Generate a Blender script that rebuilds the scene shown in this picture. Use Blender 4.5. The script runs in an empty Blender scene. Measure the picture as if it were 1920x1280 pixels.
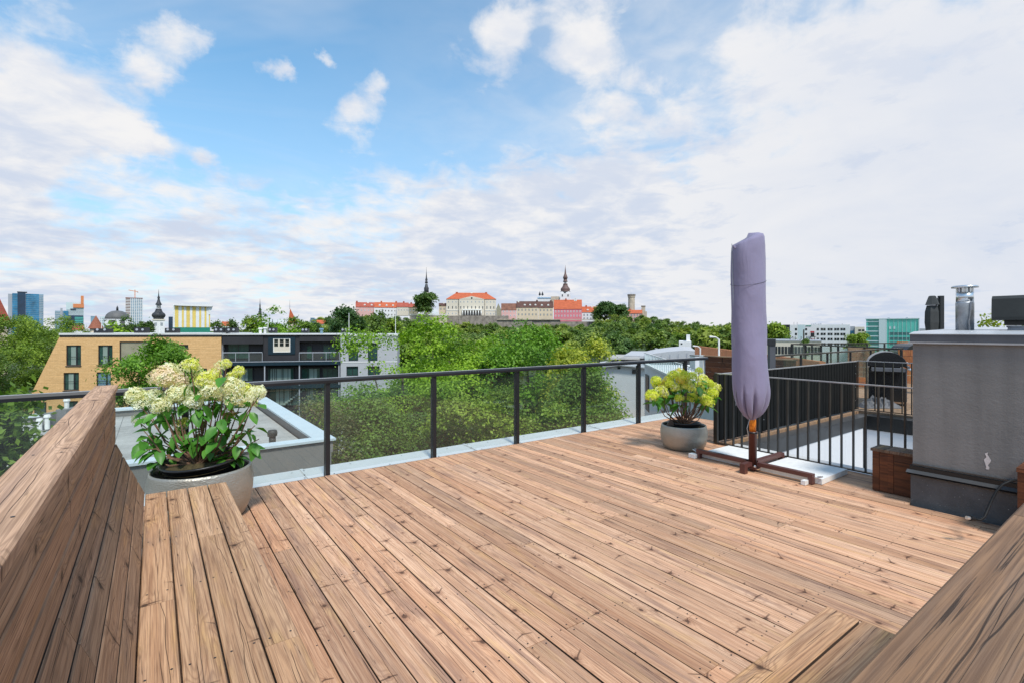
import bpy, math, random
import numpy as np
from mathutils import Vector, Matrix
R_ = math.radians
random.seed(7)
rng = np.random.default_rng(11)
scn = bpy.context.scene
COL = scn.collection

# ------------------------------------------------------------------ camera
F, CX, HY, H = 926.16, 960.0, 619.0, 1.5          # focal length etc. in 1920-px units, eye height
TA = math.atan(672.4 / 926.16)                    # the deck boards run this far left of the view axis
S, C = math.sin(TA), math.cos(TA)
cam = bpy.data.cameras.new('camera')
camo = bpy.data.objects.new('camera', cam)
COL.objects.link(camo)
camo.location = (0, 0, H)
camo.rotation_euler = (R_(90), 0, -TA)
cam.sensor_width = 36.0
cam.lens = 36.0 * F / 1920.0
cam.shift_y = (HY - 640.0) / 1920.0
cam.clip_start, cam.clip_end = 0.05, 12000
scn.camera = camo


def ray(px, py=HY):
    u = (px - CX) / F
    return Vector((u * C + S, -u * S + C, -(py - HY) / F))


# ------------------------------------------------------------------ world: Nishita sky with procedural clouds
SUN_EL, SUN_AZ = 56.0, 192.0                      # azimuth of the sun, degrees clockwise from +Y (behind the camera, to the left)
world = bpy.data.worlds.new('World')
scn.world = world
world.use_nodes = True
wt = world.node_tree
wt.nodes.clear()


class NT:
    """small helper for writing node graphs"""
    def __init__(s, t): s.t = t
    def n(s, typ, ins=None, **kw):
        nd = s.t.nodes.new(typ)
        for k, v in kw.items(): setattr(nd, k, v)
        for k, v in (ins or {}).items(): s.set(nd, k, v)
        return nd
    def set(s, nd, k, v):
        if isinstance(v, bpy.types.NodeSocket): s.t.links.new(v, nd.inputs[k])
        else: nd.inputs[k].default_value = v
    def m(s, op, a, b=None, c=None, clamp=False):
        nd = s.t.nodes.new('ShaderNodeMath'); nd.operation = op; nd.use_clamp = clamp
        for i, x in enumerate((a, b, c)):
            if x is not None: s.set(nd, i, x)
        return nd.outputs[0]
    def v(s, op, a, b=None, out=0):
        nd = s.t.nodes.new('ShaderNodeVectorMath'); nd.operation = op
        s.set(nd, 0, a)
        if b is not None: s.set(nd, 3 if op == 'SCALE' else 1, b)
        return nd.outputs[out]
    def noise(s, vec, scale=1.0, detail=2.0, rough=0.5, dist=0.0):
        return s.n('ShaderNodeTexNoise', {'Vector': vec, 'Scale': scale, 'Detail': detail, 'Roughness': rough, 'Distortion': dist}).outputs['Fac']
    def ss(s, x, a, b, lo=0.0, hi=1.0):
        nd = s.n('ShaderNodeMapRange', interpolation_type='SMOOTHSTEP')
        for k, val in zip(range(5), (x, a, b, lo, hi)): s.set(nd, k, val)
        return nd.outputs[0]
    def mix(s, f, a, b, mode='MIX'):
        nd = s.t.nodes.new('ShaderNodeMix'); nd.data_type = 'RGBA'; nd.blend_type = mode
        s.set(nd, 0, f)
        for i, x in ((6, a), (7, b)):
            s.set(nd, i, x if isinstance(x, bpy.types.NodeSocket) else (*x[:3], 1.0))
        return nd.outputs[2]
    def sep(s, vec):
        nd = s.n('ShaderNodeSeparateXYZ', {0: vec}); return nd.outputs
    def comb(s, x, y, z=0.0):
        return s.n('ShaderNodeCombineXYZ', {0: x, 1: y, 2: z}).outputs[0]


w = NT(wt)
sky = w.n('ShaderNodeTexSky', sky_type='NISHITA', sun_disc=False)
sky.sun_elevation, sky.sun_rotation = R_(SUN_EL), R_(SUN_AZ)
sky.ozone_density, sky.dust_density = 2.0, 0.4
dvec = w.n('ShaderNodeTexCoord').outputs['Generated']
dvec = w.v('NORMALIZE', dvec)
dx, dy, dz = w.sep(dvec)[0:3]
rag = w.n('ShaderNodeTexNoise', {'Vector': w.v('ADD', dvec, (7, 3, 2)), 'Scale': 9.0, 'Detail': 7.0, 'Roughness': 0.65}).outputs['Color']
dvr = w.v('NORMALIZE', w.v('ADD', dvec, w.v('SCALE', w.v('SUBTRACT', rag, (0.5, 0.5, 0.5)), 0.12)))
zz = w.m('ADD', w.m('MAXIMUM', dz, 0.0), 0.16)
pl = w.comb(w.m('DIVIDE', dx, zz), w.m('DIVIDE', dy, zz), 0.0)
n1 = w.noise(w.v('ADD', pl, (3.1, 7.7, 0)), 1.15, 9, 0.58, 0.25)
n2 = w.noise(w.v('ADD', pl, (9.4, 1.2, 4)), 3.2, 6, 0.55, 0.2)
n3 = w.noise(w.v('ADD', dvec, (1.4, 5.2, 4)), 5.5, 9, 0.62, 0.3)
cov = w.m('ADD', w.m('MULTIPLY', n1, 0.55), w.m('ADD', w.m('MULTIPLY', n2, 0.30), w.m('MULTIPLY', n3, 0.75)))   # mean ~0.8


def lobe(px, py, rad, amp):
    c = ray(px, py).normalized()
    dt = w.v('DOT_PRODUCT', dvr if rad < 0.12 and amp > 0 else dvec, tuple(c), out=1)
    return w.m('MULTIPLY', w.m('EXPONENT', w.m('MULTIPLY', w.m('MINIMUM', w.m('SUBTRACT', dt, 1.0), 0.0), 2.0 / rad ** 2)), amp)


for px, py, rad, amp in ((60, 140, .105, .34), (120, 215, .08, .16), (30, 235, .09, .16), (905, 95, .075, .30), (950, 40, .04, .2), (1100, 85, .10, .34), (505, 130, .035, .46), (535, 150, .025, .3), (605, 103, .022, .45), (330, 62, .04, .36), (400, 62, .025, .34),
                         (705, 150, .035, .42), (650, 215, .05, .42), (285, 140, .04, .42), (258, 265, .035, .50), (380, 300, .025, .34), (1560, 260, .55, .12), (1850, 60, .40, .24), (1400, 90, .12, .10),
                         (560, 190, .30, -.24), (330, 250, .17, -.08), (760, 60, .22, -.14), (1000, 330, .25, .10), (1500, 20, .10, -.10), (1000, 190, .09, -.20), (1260, 60, .09, -.22), (1010, 60, .03, -.22), (760, 330, .12, .10), (130, 340, .07, -.14), (0, 5, .04, -.2)):
    cov = w.m('ADD', cov, lobe(px, py, rad, amp))
cov = w.m('ADD', cov, w.ss(dz, 0.37, 0.20, 0.0, 0.40))
alto = w.noise(w.v('ADD', pl, (2.2, 8.1, 3)), 7.0, 4, 0.55, 0.5)
cov = w.m('ADD', cov, w.m('MULTIPLY', w.m('SUBTRACT', alto, 0.5), 0.55))
dens = w.ss(cov, 0.75, 1.17)
thin = w.m('MULTIPLY', w.ss(w.noise(w.v('ADD', pl, (5, 2, 8)), 0.8, 5, 0.6, 1.0), 0.38, 0.75), 0.46)
rightveil = w.m('MULTIPLY', w.m('ADD', lobe(1500, 330, .50, .95), 0.0, clamp=True), w.ss(w.m('ADD', w.m('MULTIPLY', alto, .5), w.m('MULTIPLY', n2, .5)), 0.34, 0.62, 0.50, .97))
dens = w.m('MAXIMUM', w.m('MAXIMUM', dens, thin), rightveil)
sh1 = w.noise(w.v('MULTIPLY', w.v('ADD', dvec, (2, 3, 1)), (1.0, 1.0, 2.8)), 3.6, 8, 0.58, 0.35)
sh2 = w.noise(w.v('ADD', pl, (6.2, 1.1, 5)), 5.0, 5, 0.6, 0.4)
shade = w.m('MULTIPLY', w.ss(w.m('ADD', w.m('MULTIPLY', sh1, 0.6), w.m('MULTIPLY', sh2, 0.4)), 0.41, 0.61), w.ss(dz, 0.62, 0.10, 0.5, 1.0))
shade = w.m('MAXIMUM', shade, w.m('MULTIPLY', lobe(1800, 420, .40, .7), w.ss(sh1, 0.25, 0.6, 0.5, 1.0)))
ccol = w.mix(shade, (7.9, 7.85, 7.9), (5.4, 6.05, 7.3))
skyc = w.mix(1.0, sky.outputs[0], (1.20, 1.95, 2.0), 'MULTIPLY')
skyc = w.mix(w.ss(dz, 0.55, 0.05, 0.05, 0.66), skyc, (4.7, 6.1, 7.9))
fin = w.mix(dens, skyc, ccol)
fin = w.mix(w.ss(dz, 0.0, -0.12), fin, (2.2, 2.3, 2.3))
bg = w.n('ShaderNodeBackground', {'Color': fin, 'Strength': 0.1})
wo = w.n('ShaderNodeOutputWorld', {'Surface': bg.outputs[0]})

sun = bpy.data.lights.new('sun', 'SUN')
sun.energy, sun.angle, sun.color = 3.3, R_(9), (1.0, 0.95, 0.87)
suno = bpy.data.objects.new('sun', sun)
COL.objects.link(suno)
sd = Vector((math.sin(R_(SUN_AZ)) * math.cos(R_(SUN_EL)), math.cos(R_(SUN_AZ)) * math.cos(R_(SUN_EL)), math.sin(R_(SUN_EL))))
suno.rotation_euler = (-sd).to_track_quat('-Z', 'Y').to_euler()

vs = scn.view_settings
vs.view_transform, vs.look, vs.exposure, vs.gamma = 'Standard', 'None', 0.2, 1.0
vs.use_curve_mapping = False
scn.cycles.max_bounces = 8
scn.cycles.transparent_max_bounces = 24
scn.cycles.caustics_reflective = scn.cycles.caustics_refractive = False

# ------------------------------------------------------------------ materials
MATS = {}


def newmat(name):
    m = bpy.data.materials.new(name); m.use_nodes = True
    t = m.node_tree; b = t.nodes['Principled BSDF']
    MATS[name] = m
    return m, NT(t), b


def plain(name, col, rough=0.6, metal=0.0, var=0.12, scale=6.0, bump=0.0, bscale=60.0, spec=0.4, stretch=(1, 1, 1)):
    m, n, b = newmat(name)
    tc = n.v('MULTIPLY', n.n('ShaderNodeTexCoord').outputs['Object'], stretch)
    f = n.noise(tc, scale, 5, 0.6)
    f2 = n.noise(tc, scale * 9, 4, 0.6)
    k = n.m('ADD', n.m('MULTIPLY', n.m('SUBTRACT', f, 0.5), var * 4), n.m('MULTIPLY', n.m('SUBTRACT', f2, 0.5), var * 1.5))
    k = n.m('ADD', k, 1.0)
    c = n.v('SCALE', (*col,), k)
    n.set(b, 'Base Color', c); b.inputs['Roughness'].default_value = rough; b.inputs['Metallic'].default_value = metal
    b.inputs['Specular IOR Level'].default_value = spec
    if bump:
        bn = n.n('ShaderNodeBump', {'Height': n.noise(tc, bscale, 6, 0.65), 'Strength': bump, 'Distance': 0.01})
        n.set(b, 'Normal', bn.outputs[0])
    return m


def wood(name, light, mid, dark, knotc, ring=0.45, patch=0.5, rough=0.75, plankvar=0.28, grey=(0.25, 0.21, 0.18), yellow=(0.62, 0.37, 0.13)):
    """weathered softwood: grain contours that swirl round knots, fine streaks, checks, whiskers beside the knots. Length = local Y."""
    m, n, b = newmat(name)
    tc = n.n('ShaderNodeTexCoord').outputs['Object']
    rnd = n.n('ShaderNodeObjectInfo').outputs['Random']
    r2 = n.m('FRACT', n.m('MULTIPLY', rnd, 71.3)); r3 = n.m('FRACT', n.m('MULTIPLY', rnd, 313.7))
    off = n.comb(n.m('MULTIPLY', rnd, 41.0), n.m('MULTIPLY', r2, 97.0), n.m('MULTIPLY', r3, 53.0))
    p = n.v('ADD', tc, off)
    wob = n.m('MULTIPLY', n.m('SUBTRACT', n.noise(n.v('MULTIPLY', p, (9, 3, 3)), 1.0, 3), 0.5), 0.02)
    # knots
    q = n.v('MULTIPLY', p, (9.0, 2.1, 0.0))
    vo = n.n('ShaderNodeTexVoronoi', {'Vector': q, 'Scale': 1.0, 'Randomness': 0.9}, voronoi_dimensions='2D')
    keep = n.m('GREATER_THAN', n.sep(vo.outputs['Color'])[0], 0.40)
    dl = n.v('MULTIPLY', n.v('SUBTRACT', q, vo.outputs['Position']), (1 / 9.0, 1 / 2.1, 0.0))
    dlx, dly = n.sep(dl)[0:2]
    adx = n.m('ABSOLUTE', dlx)
    rr = n.v('LENGTH', n.v('MULTIPLY', dl, (1.0, 0.75, 0)), out=1)
    rr = n.m('ADD', rr, wob)
    big = n.m('MULTIPLY_ADD', n.sep(vo.outputs['Color'])[1], 0.9, 0.55)
    rs = n.m('DIVIDE', rr, big)
    knot = n.m('MULTIPLY', n.ss(rs, 0.013, 0.005), keep)
    halo = n.m('MULTIPLY', n.m('MULTIPLY', n.ss(rs, 0.035, 0.006), keep), 0.55)
    wh = n.m('ABSOLUTE', n.m('ADD', n.m('SUBTRACT', dly, n.m('MULTIPLY', adx, n.m('MULTIPLY_ADD', n.sep(vo.outputs['Color'])[1], 1.3, -.35))), n.m('MULTIPLY', wob, 1.6)))
    wk = n.m('MULTIPLY', n.m('MULTIPLY', n.ss(wh, 0.0075, 0.001), n.ss(n.m('MULTIPLY_ADD', n.m('SIGN', dlx), n.m('MULTIPLY_ADD', n.sep(vo.outputs['Color'])[0], .05, -.035), adx), 0.075, 0.025)), n.m('MULTIPLY', keep, n.m('GREATER_THAN', n.sep(vo.outputs['Color'])[2], 0.3)))
    # grain
    g0 = n.noise(n.v('MULTIPLY', p, (10.0, 0.20, 2.0)), 1.0, 2.0, 0.4, 0.05)
    swirl = n.m('MULTIPLY', n.m('MULTIPLY', n.m('EXPONENT', n.m('MULTIPLY', rr, -28.0)), keep), 0.16)
    g = n.m('MULTIPLY', n.m('ADD', g0, swirl), 24.0)
    rg = n.m('MULTIPLY_ADD', n.m('SINE', n.m('MULTIPLY', g, 6.283)), 0.5, 0.5)
    rg = n.m('POWER', rg, 3.0)
    fine = n.noise(n.v('MULTIPLY', p, (230, 3.0, 60)), 1.0, 3, 0.6)
    mids = n.noise(n.v('MULTIPLY', p, (42, 0.8, 14)), 1.0, 4, 0.6)
    pat = n.noise(n.v('MULTIPLY', p, (15, 1.25, 4)), 1.0, 5, 0.62, 0.3)
    pat2 = n.noise(n.v('MULTIPLY', p, (13, 2.1, 7)), 1.0, 4, 0.6)
    ck = n.m('ABSOLUTE', n.m('SUBTRACT', n.noise(n.v('MULTIPLY', p, (26, 0.5, 5)), 1.0, 3, 0.5), 0.5))
    ckm = n.m('MULTIPLY', n.ss(ck, 0.008, 0.002), n.ss(pat, 0.5, 0.62))
    tx, ty, tz = n.sep(tc)[0:3]
    for a_, f_ in ((0.0, 1.1), (19.0, 1.7)):
        path = n.m('MULTIPLY', n.m('SUBTRACT', n.noise(n.comb(n.m('MULTIPLY_ADD', r3, 60.0, a_), n.m('MULTIPLY', ty, f_ * .55), r2), 1.0, 4, 0.42), 0.5), 0.15)
        msk = n.ss(n.noise(n.comb(n.m('MULTIPLY_ADD', r2, 80.0, a_), n.m('MULTIPLY', ty, 2.3), r3), 1.0, 3, 0.6), 0.45, 0.56)
        ln = n.m('MULTIPLY', n.ss(n.m('ABSOLUTE', n.m('SUBTRACT', tx, path)), 0.0016, 0.0004), msk)
        ckm = n.m('MAXIMUM', ckm, ln)
    c = n.mix(n.ss(mids, 0.32, 0.68), light, mid)
    c = n.mix(n.m('MULTIPLY', n.ss(pat2, 0.52, 0.72), 0.5), c, yellow)
    pale = n.noise(n.v('MULTIPLY', p, (16, 0.45, 3)), 1.0, 3, 0.5)
    c = n.mix(n.m('MULTIPLY', n.ss(pale, 0.56, 0.72), 0.45), c, tuple(min(x * 1.25 + .04, .85) for x in light))
    c = n.mix(n.m('MULTIPLY', rg, ring), c, dark)
    c = n.mix(n.m('MULTIPLY', n.ss(pat, 0.49, 0.70), patch), c, grey)
    c = n.mix(n.m('MULTIPLY', n.ss(fine, 0.47, 0.66), 0.55), c, dark)
    vfine = n.noise(n.v('MULTIPLY', p, (680, 7.0, 200)), 1.0, 2, 0.5)
    c = n.mix(n.m('MULTIPLY', n.ss(vfine, 0.50, 0.66), 0.42), c, dark)
    c = n.mix(halo, c, dark)
    c = n.mix(n.m('MULTIPLY', wk, 0.8), c, knotc)
    c = n.mix(n.m('MULTIPLY', knot, 0.85), c, knotc)
    c = n.mix(n.m('MULTIPLY', ckm, 0.85), c, tuple(x * 0.5 for x in knotc))
    kv = n.m('ADD', 1.0 - plankvar / 2, n.m('MULTIPLY', r2, plankvar))
    c = n.v('MULTIPLY', n.v('SCALE', c, kv), n.comb(1.0, n.m('MULTIPLY_ADD', r3, .10, .94), n.m('MULTIPLY_ADD', r3, .18, .90)))
    n.set(b, 'Base Color', c)
    b.inputs['Roughness'].default_value = rough; b.inputs['Specular IOR Level'].default_value = 0.25
    hgt = n.m('SUBTRACT', n.m('SUBTRACT', n.m('MULTIPLY', fine, 0.5), n.m('MULTIPLY', rg, 0.35)), n.m('ADD', n.m('MULTIPLY', ckm, 2.0), n.m('MULTIPLY', wk, 1.2)))
    bn = n.n('ShaderNodeBump', {'Height': hgt, 'Strength': 0.45, 'Distance': 0.0035})
    n.set(b, 'Normal', bn.outputs[0])
    return m


def leafmat(name, c0, c1, trans=0.35, scale=0.5, tint=None, rough=0.55):
    m, n, b = newmat(name)
    geo = n.n('ShaderNodeNewGeometry')
    rp = geo.outputs['Random Per Island']
    tc = n.n('ShaderNodeTexCoord').outputs['Object']
    f = n.ss(n.noise(tc, scale, 3, 0.6), 0.35, 0.65)
    k = n.m('ADD', n.m('MULTIPLY', f, 0.6), n.m('MULTIPLY', rp, 0.4))
    c = n.mix(k, c0, c1)
    if name.startswith('leaf'):
        ob = n.n('ShaderNodeObjectInfo').outputs['Random']
        c = n.v('MULTIPLY', c, n.comb(n.m('MULTIPLY_ADD', ob, .75, .70), n.m('MULTIPLY_ADD', ob, .45, .82), 1.0))
    if tint: c = n.mix(n.m('MULTIPLY', n.m('GREATER_THAN', rp, 0.93), 0.7), c, tint)
    n.set(b, 'Base Color', c); b.inputs['Roughness'].default_value = rough; b.inputs['Specular IOR Level'].default_value = 0.35
    tl = n.n('ShaderNodeBsdfTranslucent', {'Color': n.mix(1.0, c, (1.1, 1.25, 0.55), 'MULTIPLY')})
    ms = n.n('ShaderNodeMixShader', {0: trans, 1: b.outputs[0], 2: tl.outputs[0]})
    out = [x for x in n.t.nodes if x.type == 'OUTPUT_MATERIAL'][0]
    n.t.links.new(ms.outputs[0], out.inputs[0])
    return m


def glassmat(name, tint=(0.935, 0.96, 0.95), refl=(0.9, 0.95, 1.0), ior=1.5):
    """thin pane: Fresnel mix of tinted see-through and mirror"""
    m, n, b = newmat(name)
    n.t.nodes.remove(b)
    geo = n.n('ShaderNodeNewGeometry')
    cs_ = n.m('ABSOLUTE', n.v('DOT_PRODUCT', geo.outputs['Incoming'], geo.outputs['Normal'], out=1))
    fr = n.m('MULTIPLY_ADD', n.m('POWER', n.m('SUBTRACT', 1.0, cs_, clamp=True), 5.0), 0.6, 0.03)
    tr = n.n('ShaderNodeBsdfTransparent', {'Color': (*tint, 1)})
    gl = n.n('ShaderNodeBsdfGlossy', {'Color': (*refl, 1), 'Roughness': 0.01})
    ms = n.n('ShaderNodeMixShader', {0: fr, 1: tr.outputs[0], 2: gl.outputs[0]})
    haze = n.n('ShaderNodeBsdfDiffuse', {'Color': (.5, .52, .5, 1)})  # pale diffuse film stands in for the hazy sky reflection on the pane
    ms = n.n('ShaderNodeMixShader', {0: 0.018, 1: ms.outputs[0], 2: haze.outputs[0]})
    out = [x for x in n.t.nodes if x.type == 'OUTPUT_MATERIAL'][0]
    n.t.links.new(ms.outputs[0], out.inputs[0])
    return m


def brickmat(name, c1, c2, mortar, bw=0.30, bh=0.085):
    m, n, b = newmat(name)
    tc = n.n('ShaderNodeTexCoord').outputs['Object']
    o = n.sep(tc)
    vec = n.comb(n.m('ADD', o[0], o[1]), o[2], 0.0)
    br = n.n('ShaderNodeTexBrick', {'Vector': vec, 'Color1': (*c1, 1), 'Color2': (*c2, 1), 'Mortar': (*mortar, 1), 'Scale': 1.0, 'Mortar Size': 0.012, 'Brick Width': bw, 'Row Height': bh, 'Bias': -0.2})
    f = n.noise(n.comb(n.m('MULTIPLY', o[0], 1.6), o[2], o[1]), 4.0, 4, 0.7)
    rows = n.noise(n.v('MULTIPLY', tc, (0.25, 0.25, 7.0)), 1.0, 3, 0.6)
    k = n.m('ADD', n.m('MULTIPLY', f, 0.35), n.m('MULTIPLY_ADD', rows, 0.7, 0.47))
    c = n.v('SCALE', br.outputs['Color'], k)
    n.set(b, 'Base Color', c); b.inputs['Roughness'].default_value = 0.85; b.inputs['Specular IOR Level'].default_value = 0.2
    return m


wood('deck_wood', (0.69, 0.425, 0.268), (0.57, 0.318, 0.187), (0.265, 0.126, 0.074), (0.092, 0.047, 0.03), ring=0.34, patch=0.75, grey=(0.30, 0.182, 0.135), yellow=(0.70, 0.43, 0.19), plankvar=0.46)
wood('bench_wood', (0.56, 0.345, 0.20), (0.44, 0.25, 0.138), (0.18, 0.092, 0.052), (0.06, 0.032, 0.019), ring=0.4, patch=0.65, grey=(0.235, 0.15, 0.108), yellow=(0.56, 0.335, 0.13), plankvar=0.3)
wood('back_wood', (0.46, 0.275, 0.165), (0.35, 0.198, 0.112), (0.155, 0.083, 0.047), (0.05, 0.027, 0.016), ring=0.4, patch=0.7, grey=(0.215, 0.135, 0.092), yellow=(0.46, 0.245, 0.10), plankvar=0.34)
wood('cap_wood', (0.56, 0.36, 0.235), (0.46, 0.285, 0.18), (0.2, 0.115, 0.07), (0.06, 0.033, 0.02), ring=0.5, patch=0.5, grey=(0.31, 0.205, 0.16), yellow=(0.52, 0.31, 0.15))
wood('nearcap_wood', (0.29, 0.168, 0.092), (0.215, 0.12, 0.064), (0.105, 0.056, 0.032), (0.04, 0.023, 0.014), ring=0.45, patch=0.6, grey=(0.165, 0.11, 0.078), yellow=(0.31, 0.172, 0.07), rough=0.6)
wood('brown_wood', (0.17, 0.062, 0.028), (0.11, 0.04, 0.02), (0.045, 0.02, 0.012), (0.02, 0.01, 0.008), ring=0.5, patch=0.4, grey=(0.08, 0.045, 0.03), yellow=(0.2, 0.08, 0.03), rough=0.5)
wood('boxtop_wood', (0.24, 0.155, 0.1), (0.17, 0.105, 0.068), (0.085, 0.052, 0.035), (0.03, 0.02, 0.014), patch=0.8, grey=(0.13, 0.1, 0.08))
wood('orange_wood', (0.50, 0.2, 0.085), (0.40, 0.15, 0.06), (0.24, 0.09, 0.045), (0.1, 0.04, 0.02), ring=0.3, patch=0.3, grey=(0.3, 0.17, 0.1))
wood('tan_wood', (0.36, 0.235, 0.145), (0.28, 0.175, 0.105), (0.16, 0.1, 0.06), (0.07, 0.04, 0.03), ring=0.3, patch=0.4, grey=(0.22, 0.165, 0.12))
wood('pole_wood', (0.85, 0.29, 0.03), (0.75, 0.22, 0.02), (0.4, 0.09, 0.01), (0.2, 0.05, 0.01), ring=0.6, patch=0.0, yellow=(0.9, 0.38, 0.05), rough=0.4)
plain('plank_side', (0.085, 0.055, 0.038), 0.85, 0.0, 0.3, 8.0, stretch=(1, .2, 1))
plain('black_metal', (0.012, 0.013, 0.014), 0.4, 0.0, 0.25, spec=0.4)
plain('bar_metal', (0.035, 0.033, 0.029), 0.3, 0.3, 0.25, spec=0.6)
plain('rail_metal', (0.013, 0.014, 0.017), 0.4, 0.0, 0.2, spec=0.4)
plain('rail_top', (0.34, 0.34, 0.35), 0.3, 0.5, 0.2, spec=0.6)  # pale colour carries the sky's reflection along the rail tops
plain('screen_black', (0.006, 0.007, 0.007), 0.6, 0.0, 0.3, spec=0.15)
plain('zinc', (0.66, 0.66, 0.65), 0.5, 0.1, 0.07, 1.2, bump=0.05, bscale=3.0)
plain('blue_zinc', (0.64, 0.715, 0.74), 0.45, 0.2, 0.07, 1.0)
plain('membrane', (0.38, 0.37, 0.345), 0.9, 0.0, 0.3, 0.8, bump=0.1)
plain('grey_wall', (0.21, 0.205, 0.195), 0.85, 0.0, 0.12, 1.0, bump=0.2)
plain('white_panel', (0.78, 0.79, 0.82), 0.5, 0.0, 0.03, 1.0)
plain('dark_flash', (0.075, 0.077, 0.08), 0.4, 0.2, 0.15)
plain('fascia', (0.10, 0.105, 0.12), 0.45, 0.2, 0.12)
plain('fascia_lip', (0.40, 0.40, 0.41), 0.4, 0.3, 0.1)
plain('cap_sheet', (0.52, 0.53, 0.55), 0.4, 0.3, 0.1)
plain('silver', (0.66, 0.68, 0.7), 0.28, 0.85, 0.1, 3.0)
plain('wrap', (0.36, 0.37, 0.39), 0.4, 0.6, 0.3, 9.0, bump=0.4, bscale=25)
plain('vent_dark', (0.035, 0.037, 0.035), 0.5, 0.0, 0.2)
plain('concrete', (0.74, 0.735, 0.715), 0.85, 0.0, 0.10, 18.0, bump=0.25, bscale=160)
plain('base_brown', (0.095, 0.032, 0.026), 0.4, 0.0, 0.15, spec=0.5)
plain('cable_black', (0.010, 0.010, 0.011), 0.6, spec=0.2)
plain('rubber', (0.013, 0.014, 0.016), 0.35, spec=0.5)
plain('soil', (0.06, 0.045, 0.018), 0.95, 0.0, 0.6, 30.0, bump=0.8, bscale=70)
plain('stem_brown', (0.17, 0.095, 0.06), 0.8, 0.0, 0.4, 20.0)
plain('dry_flower', (0.45, 0.25, 0.06), 0.8, 0.0, 0.4, 20.0)
plain('orange_leaf', (0.6, 0.16, 0.03), 0.6, 0.0, 0.4, 20.0)
plain('bark', (0.09, 0.07, 0.052), 0.9, 0.0, 0.4, 4.0, bump=0.4)
plain('asphalt', (0.055, 0.056, 0.058), 0.95, 0.0, 0.3, 0.3)
plain('ground_green', (0.075, 0.095, 0.04), 0.95, 0.0, 0.4, 0.02)
plain('hill_green', (0.05, 0.075, 0.025), 0.95, 0.0, 0.4, 0.05)
plain('far_city', (0.22, 0.25, 0.27), 0.9, 0.0, 0.3, 0.02)
plain('white_wall', (0.74, 0.74, 0.75), 0.8, 0.0, 0.05, 0.6)
plain('annex_wall', (0.56, 0.57, 0.58), 0.85, 0.0, 0.08, 0.5)
plain('lgrey_wall', (0.42, 0.43, 0.45), 0.8, 0.0, 0.06, 0.4)
plain('dark_wall', (0.030, 0.029, 0.033), 0.6, 0.0, 0.25, 0.6)
plain('teal_band', (0.012, 0.03, 0.045), 0.35, 0.1, 0.3)
plain('cream_wall', (0.62, 0.52, 0.38), 0.85, 0.0, 0.1, 0.15)
plain('cream_white', (0.66, 0.60, 0.50), 0.85, 0.0, 0.06, 0.15)
plain('pink_wall', (0.66, 0.4, 0.37), 0.85, 0.0, 0.1, 0.2)
plain('rose_wall', (0.62, 0.205, 0.24), 0.85, 0.0, 0.1, 0.2)
plain('stone_wall', (0.26, 0.225, 0.195), 0.9, 0.0, 0.5, 0.35, bump=0.4, bscale=2)
plain('stone_light', (0.50, 0.43, 0.34), 0.9, 0.0, 0.3, 0.4)
plain('stucco_olive', (0.30, 0.28, 0.2), 0.85, 0.0, 0.2, 1.0)
plain('roof_orange', (0.46, 0.108, 0.045), 0.8, 0.0, 0.3, 0.5, stretch=(1, 1, 3))
plain('roof_red', (0.36, 0.085, 0.055), 0.8, 0.0, 0.35, 0.5, stretch=(1, 1, 3))
plain('roof_brown', (0.19, 0.085, 0.055), 0.8, 0.0, 0.35, 0.5)
plain('roof_dark', (0.105, 0.05, 0.04), 0.8, 0.0, 0.35, 0.5)
plain('brick_red', (0.28, 0.10, 0.06), 0.85, 0.0, 0.3, 1.0)
plain('spire_dark', (0.04, 0.042, 0.048), 0.6, 0.0, 0.3, 0.4)
plain('spire_brown', (0.14, 0.085, 0.075), 0.6, 0.0, 0.3, 0.4)
plain('dome_grey', (0.115, 0.115, 0.115), 0.6, 0.0, 0.25, 0.3)
plain('glass_blue', (0.03, 0.20, 0.36), 0.12, 0.4, 0.6, 0.05, spec=0.9)
plain('glass_navy', (0.008, 0.035, 0.075), 0.12, 0.3, 0.5, 0.05, spec=0.9)
plain('glass_sky', (0.22, 0.36, 0.46), 0.15, 0.4, 0.4, 0.05, spec=0.9)
plain('glass_teal', (0.10, 0.52, 0.44), 0.2, 0.2, 0.15, 0.1, spec=0.7)
plain('teal_dark', (0.06, 0.16, 0.16), 0.3, 0.2, 0.2, 0.3)
plain('pale_teal', (0.55, 0.66, 0.68), 0.5, 0.0, 0.05)
plain('grey_band', (0.36, 0.38, 0.42), 0.6, 0.0, 0.1)
plain('orange_paint', (0.66, 0.24, 0.10), 0.7, 0.0, 0.1)
plain('window_dark', (0.018, 0.022, 0.024), 0.07, 0.0, 0.3, spec=0.8)
plain('window_teal', (0.03, 0.07, 0.06), 0.08, 0.0, 0.5, 0.8, spec=0.8)
plain('curtain', (0.24, 0.31, 0.27), 0.7, 0.0, 0.25, 0.6, stretch=(6, 6, 0.4))
plain('window_pale', (0.32, 0.35, 0.38), 0.3, 0.0, 0.3)
plain('frame_white', (0.75, 0.75, 0.72), 0.6)
plain('frame_dark', (0.02, 0.022, 0.026), 0.5)
plain('net_green', (0.02, 0.22, 0.15), 0.8, 0.0, 0.2)
plain('tarp_white', (0.72, 0.74, 0.74), 0.7, 0.0, 0.15, 0.6)
plain('tarp_yellow', (0.74, 0.56, 0.15), 0.7, 0.0, 0.15, 0.6)
plain('red_sign', (0.5, 0.05, 0.06), 0.6)
plain('umb_grey', (0.05, 0.054, 0.056), 0.8, 0.0, 0.25, 4.0, stretch=(1, 1, 0.2))
plain('grill_black', (0.012, 0.012, 0.013), 0.25, spec=0.6)
plain('grill_grey', (0.16, 0.165, 0.18), 0.35, 0.4)
plain('tarp_grey', (0.10, 0.10, 0.105), 0.6, 0.0, 0.5, 3.0)
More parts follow.
